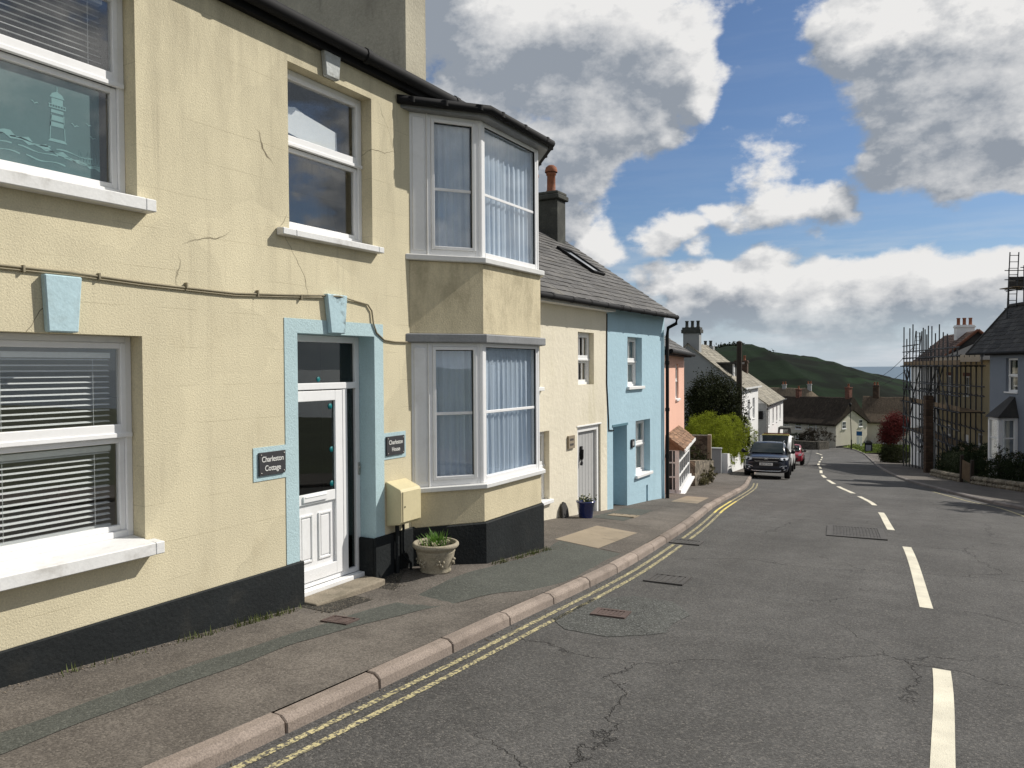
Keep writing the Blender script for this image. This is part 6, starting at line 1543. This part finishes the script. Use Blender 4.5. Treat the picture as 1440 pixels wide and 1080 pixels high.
# cloud masses by azimuth, elevation (degrees), size, weight; then gaps
CL_POS = [(-33.0, 23.6, 5.8, 1), (-27.8, 21.4, 6.4, 1), (-23.0, 23.0, 5.3, 1), (-18.9, 21.4, 3.8, 0.9), (-17.4, 18.6, 2.2, 0.7), (-32.0, 16.8, 6.1, 1), (-26.7, 15.3, 5.1, 1), (-21.5, 17.5, 3.5, 0.8), (-17.9, 22.2, 3.3, 0.8), (-31.0, 11.8, 3.1, 0.7), (-26.2, 11.3, 2.3, 0.7), (-5.4, 20.8, 3.4, 0.9), (-1.9, 19.3, 4.8, 1), (2.5, 18.9, 5.0, 1), (-4.8, 16.8, 2.7, 0.7), (-0.6, 15.4, 4.9, 1), (3.2, 14.4, 4.7, 1), (-3.1, 13.6, 3.7, 0.9), (1.4, 11.7, 3.5, 0.8), (-4.8, 12.2, 2.3, 0.7), (-11.1, 14.2, 3.4, 0.45), (-13.0, 13.2, 2.5, 0.4), (-8.3, 16.4, 2.3, 0.4), (-14.0, 10.8, 2.1, 0.8), (-11.3, 11.1, 2.9, 0.9), (-8.8, 10.9, 2.7, 0.85), (-7.0, 10.3, 1.4, 0.6), (-18.0, 9.8, 1.9, 0.85), (-19.2, 8.8, 1.5, 0.8), (-16.7, 8.5, 1.5, 0.7), (-24.1, 9.2, 2.2, 0.8), (-25.7, 10.3, 2.1, 0.8), (-22.6, 8.2, 1.6, 0.7), (-19.0, 6.0, 2.8, 0.75), (-15.5, 5.9, 3.6, 0.9), (-11.8, 6.3, 3.5, 0.95), (-8.3, 5.9, 3.2, 0.9), (-4.7, 5.9, 3.3, 0.9), (-1.4, 5.5, 3.5, 0.95), (1.8, 5.5, 3.1, 0.95), (4.0, 5.4, 2.6, 0.95), (-17.5, 4.4, 3.1, 0.7), (-12.5, 4.5, 3.5, 0.75), (-7.8, 4.1, 3.4, 0.7), (-3.0, 4.2, 3.5, 0.75), (1.8, 4.0, 3.4, 0.8), (-20.5, 5.0, 2.1, 0.6)]
CL_NEG = [(-12.1, 21.9, 2.6, 0.9), (-13.5, 18.8, 2.4, 0.5), (-10.2, 19.3, 1.9, 0.6), (-16.2, 15.0, 2.0, 0.5), (-19.5, 12.8, 2.8, 0.6), (-15.0, 8.4, 1.5, 0.5), (-21.5, 11.2, 1.5, 0.4), (-10.2, 8.4, 2.5, 0.6), (-3.9, 9.1, 3.3, 0.7), (1.4, 8.4, 3.1, 0.5), (-6.5, 14.2, 1.4, 0.4), (-22.1, 6.9, 1.8, 0.5)]
CL_POS += [(44,24,7,1),(37,15,6,.9),(54,30,8,.9),(30,33,8,.9),(60,16,7,.8),(20,16,6,.8)]
SQ = 1.55
def dirv(az, el):
    az,el = R(az),R(el); return (math.sin(az)*math.cos(el), math.cos(az)*math.cos(el), math.sin(el)*SQ)
gt = bpy.data.node_groups.new('cloud_density','ShaderNodeTree')
gt.interface.new_socket('P', in_out='INPUT', socket_type='NodeSocketVector'); gt.interface.new_socket('D', in_out='OUTPUT', socket_type='NodeSocketFloat')
class GN(NT):
    def __init__(s, tree): s.t = tree
g = GN(gt); gi = gt.nodes.new('NodeGroupInput'); go = gt.nodes.new('NodeGroupOutput'); P = gi.outputs[0]
wp = g.n('ShaderNodeVectorMath', {0: g.noise(P, 9.0, 2, .6, col=True), 1: (.5,.5,.5)}, operation='SUBTRACT').outputs[0]
Pw = g.n('ShaderNodeVectorMath', {0: P, 1: g.scale(wp, .085)}, operation='ADD').outputs[0]
def field(lst):
    acc = None
    for az,el,r,w in lst:
        d = g.n('ShaderNodeVectorMath', {0: Pw, 1: dirv(az,el)}, operation='DISTANCE').outputs['Value']
        v = g.rng(d, R(r)*.25, R(r)*1.7, w, 0)
        acc = v if acc is None else g.math('SMOOTH_MAX', acc, v, .15)
    return acc
pos = field(CL_POS); neg = field(CL_NEG)
fb = g.noise(P, 7.0, 8, .62); fb2 = g.noise(P, 24.0, 3, .62)
# outside the framed part of the sky: broad scattered cover
sep = g.n('ShaderNodeSeparateXYZ', {0: P})
inview = g.rng(g.n('ShaderNodeVectorMath', {0: P, 1: dirv(-13,10)}, operation='DISTANCE').outputs['Value'], .42, .62, 1, 0)
wide = g.rng(g.noise(P, 2.3, 5, .6), .38, .58, 0, .9)
cov = g.math('ADD', pos, g.math('MULTIPLY', wide, g.math('SUBTRACT', 1.0, inview)))
D = g.math('SUBTRACT', cov, g.math('MULTIPLY', neg, .75))
D = g.math('ADD', D, g.math('MULTIPLY', g.math('SUBTRACT', fb, .5), 2.4))
D = g.math('ADD', D, g.math('MULTIPLY', g.math('SUBTRACT', fb2, .5), .55))
D = g.math('SUBTRACT', D, .15)
gt.links.new(D, go.inputs[0])
t = GN(nt)
co = t.n('ShaderNodeTexCoord').outputs['Generated']
dn_ = t.n('ShaderNodeVectorMath', {0: co}, operation='NORMALIZE').outputs[0]
P = t.vmul(dn_, (1,1,SQ))
def dens(p):
    nd = nt.nodes.new('ShaderNodeGroup'); nd.node_tree = gt; nt.links.new(p, nd.inputs[0]); return nd.outputs[0]
def off(k): return t.n('ShaderNodeVectorMath', {0: P, 1: (sd.x*k*.8, sd.y*k*.25, k*SQ*.75)}, operation='ADD').outputs[0]
d0 = dens(P); d1 = dens(off(.028)); d2 = dens(off(.075))
alpha = t.rng(d0, -.06, .34, 0, 1)
# light falls off with the cloud that lies towards the sun; fine billows from the difference in density
occ = t.math('ADD', t.math('MULTIPLY', t.math('MAXIMUM', d1, 0.0), .35), t.math('MULTIPLY', t.math('MAXIMUM', d2, 0.0), .95))
rel = t.math('MULTIPLY', t.math('SUBTRACT', d0, d1), 1.0)
lit = t.math('ADD', t.math('POWER', 2.718, t.math('MULTIPLY', occ, -2.3)), rel, clamp=True)
lit = t.math('ADD', lit, t.math('MULTIPLY', t.rng(t.noise(P, 9.0, 6, .62), .40, .72, -.12, .62), t.math('SUBTRACT', 1.0, lit)), clamp=True)
thin = t.rng(d0, .0, .35, .75, 1)
sky = t.n('ShaderNodeTexSky', sky_type='NISHITA', sun_disc=False, sun_elevation=SUN_EL, sun_rotation=SUN_AZ, altitude=60.0, air_density=1.0, dust_density=.6, ozone_density=2.2)
white = t.n('ShaderNodeRGB'); white.outputs[0].default_value = (10.7,10.6,10.45,1)
grey = t.n('ShaderNodeRGB'); grey.outputs[0].default_value = (3.7,4.15,4.8,1)
cc = t.mix(lit, grey.outputs[0], white.outputs[0])
skyc = t.mix(1.0, sky.outputs[0], (.80,.92,1.08), 'MULTIPLY')
el = t.n('ShaderNodeSeparateXYZ', {0: dn_}).outputs[2]
hz = t.rng(el, .0, .15, .85, 0)
skyc = t.mix(hz, skyc, (6.6,7.6,8.6))
# thin streaked veil, strongest low over the sea
veil = t.rng(t.noise(t.vmul(P,(1,1,5.5)), 5.0, 6, .62), .44, .68, 0, .75)
veil = t.math('MULTIPLY', veil, t.rng(el, .05, .19, 1, .06))
skyc = t.mix(veil, skyc, (8.4,8.8,9.3))
c = t.mix(t.math('MULTIPLY', alpha, t.rng(el, .0, .09, .12, 1)), skyc, cc)
bg = t.n('ShaderNodeBackground', {'Color': c, 'Strength': .078})
t.n('ShaderNodeOutputWorld', {'Surface': bg.outputs[0]})

# ------------------------------------------------------------------ camera: on the crown of the road, looking at the houses
cam = bpy.data.cameras.new('camera'); cam.sensor_width = 36; cam.lens = 27.0; cam.clip_start = .05; cam.clip_end = 90000
camo = bpy.data.objects.new('camera',cam); COL.objects.link(camo)
yaw,pitch,roll = R(30),R(1.2),R(.35)
a = Vector((-math.sin(yaw)*math.cos(pitch), math.cos(yaw)*math.cos(pitch), -math.sin(pitch))); r = Vector((math.cos(yaw),math.sin(yaw),0)); u = r.cross(a)
Rv = r*math.cos(roll)-u*math.sin(roll); Uv = r*math.sin(roll)+u*math.cos(roll)
camo.matrix_world = Matrix(((Rv.x,Uv.x,-a.x,0),(Rv.y,Uv.y,-a.y,0),(Rv.z,Uv.z,-a.z,1.9),(0,0,0,1)))
scene.camera = camo
world.cycles.sampling_method = 'MANUAL'; world.cycles.sample_map_resolution = 256
scene.view_settings.view_transform = 'Standard'; scene.view_settings.look = 'None'; scene.view_settings.exposure = 0; scene.view_settings.gamma = 1
scene.render.engine = 'CYCLES'; scene.cycles.max_bounces = 6; scene.cycles.transparent_max_bounces = 12; scene.cycles.use_denoising = True
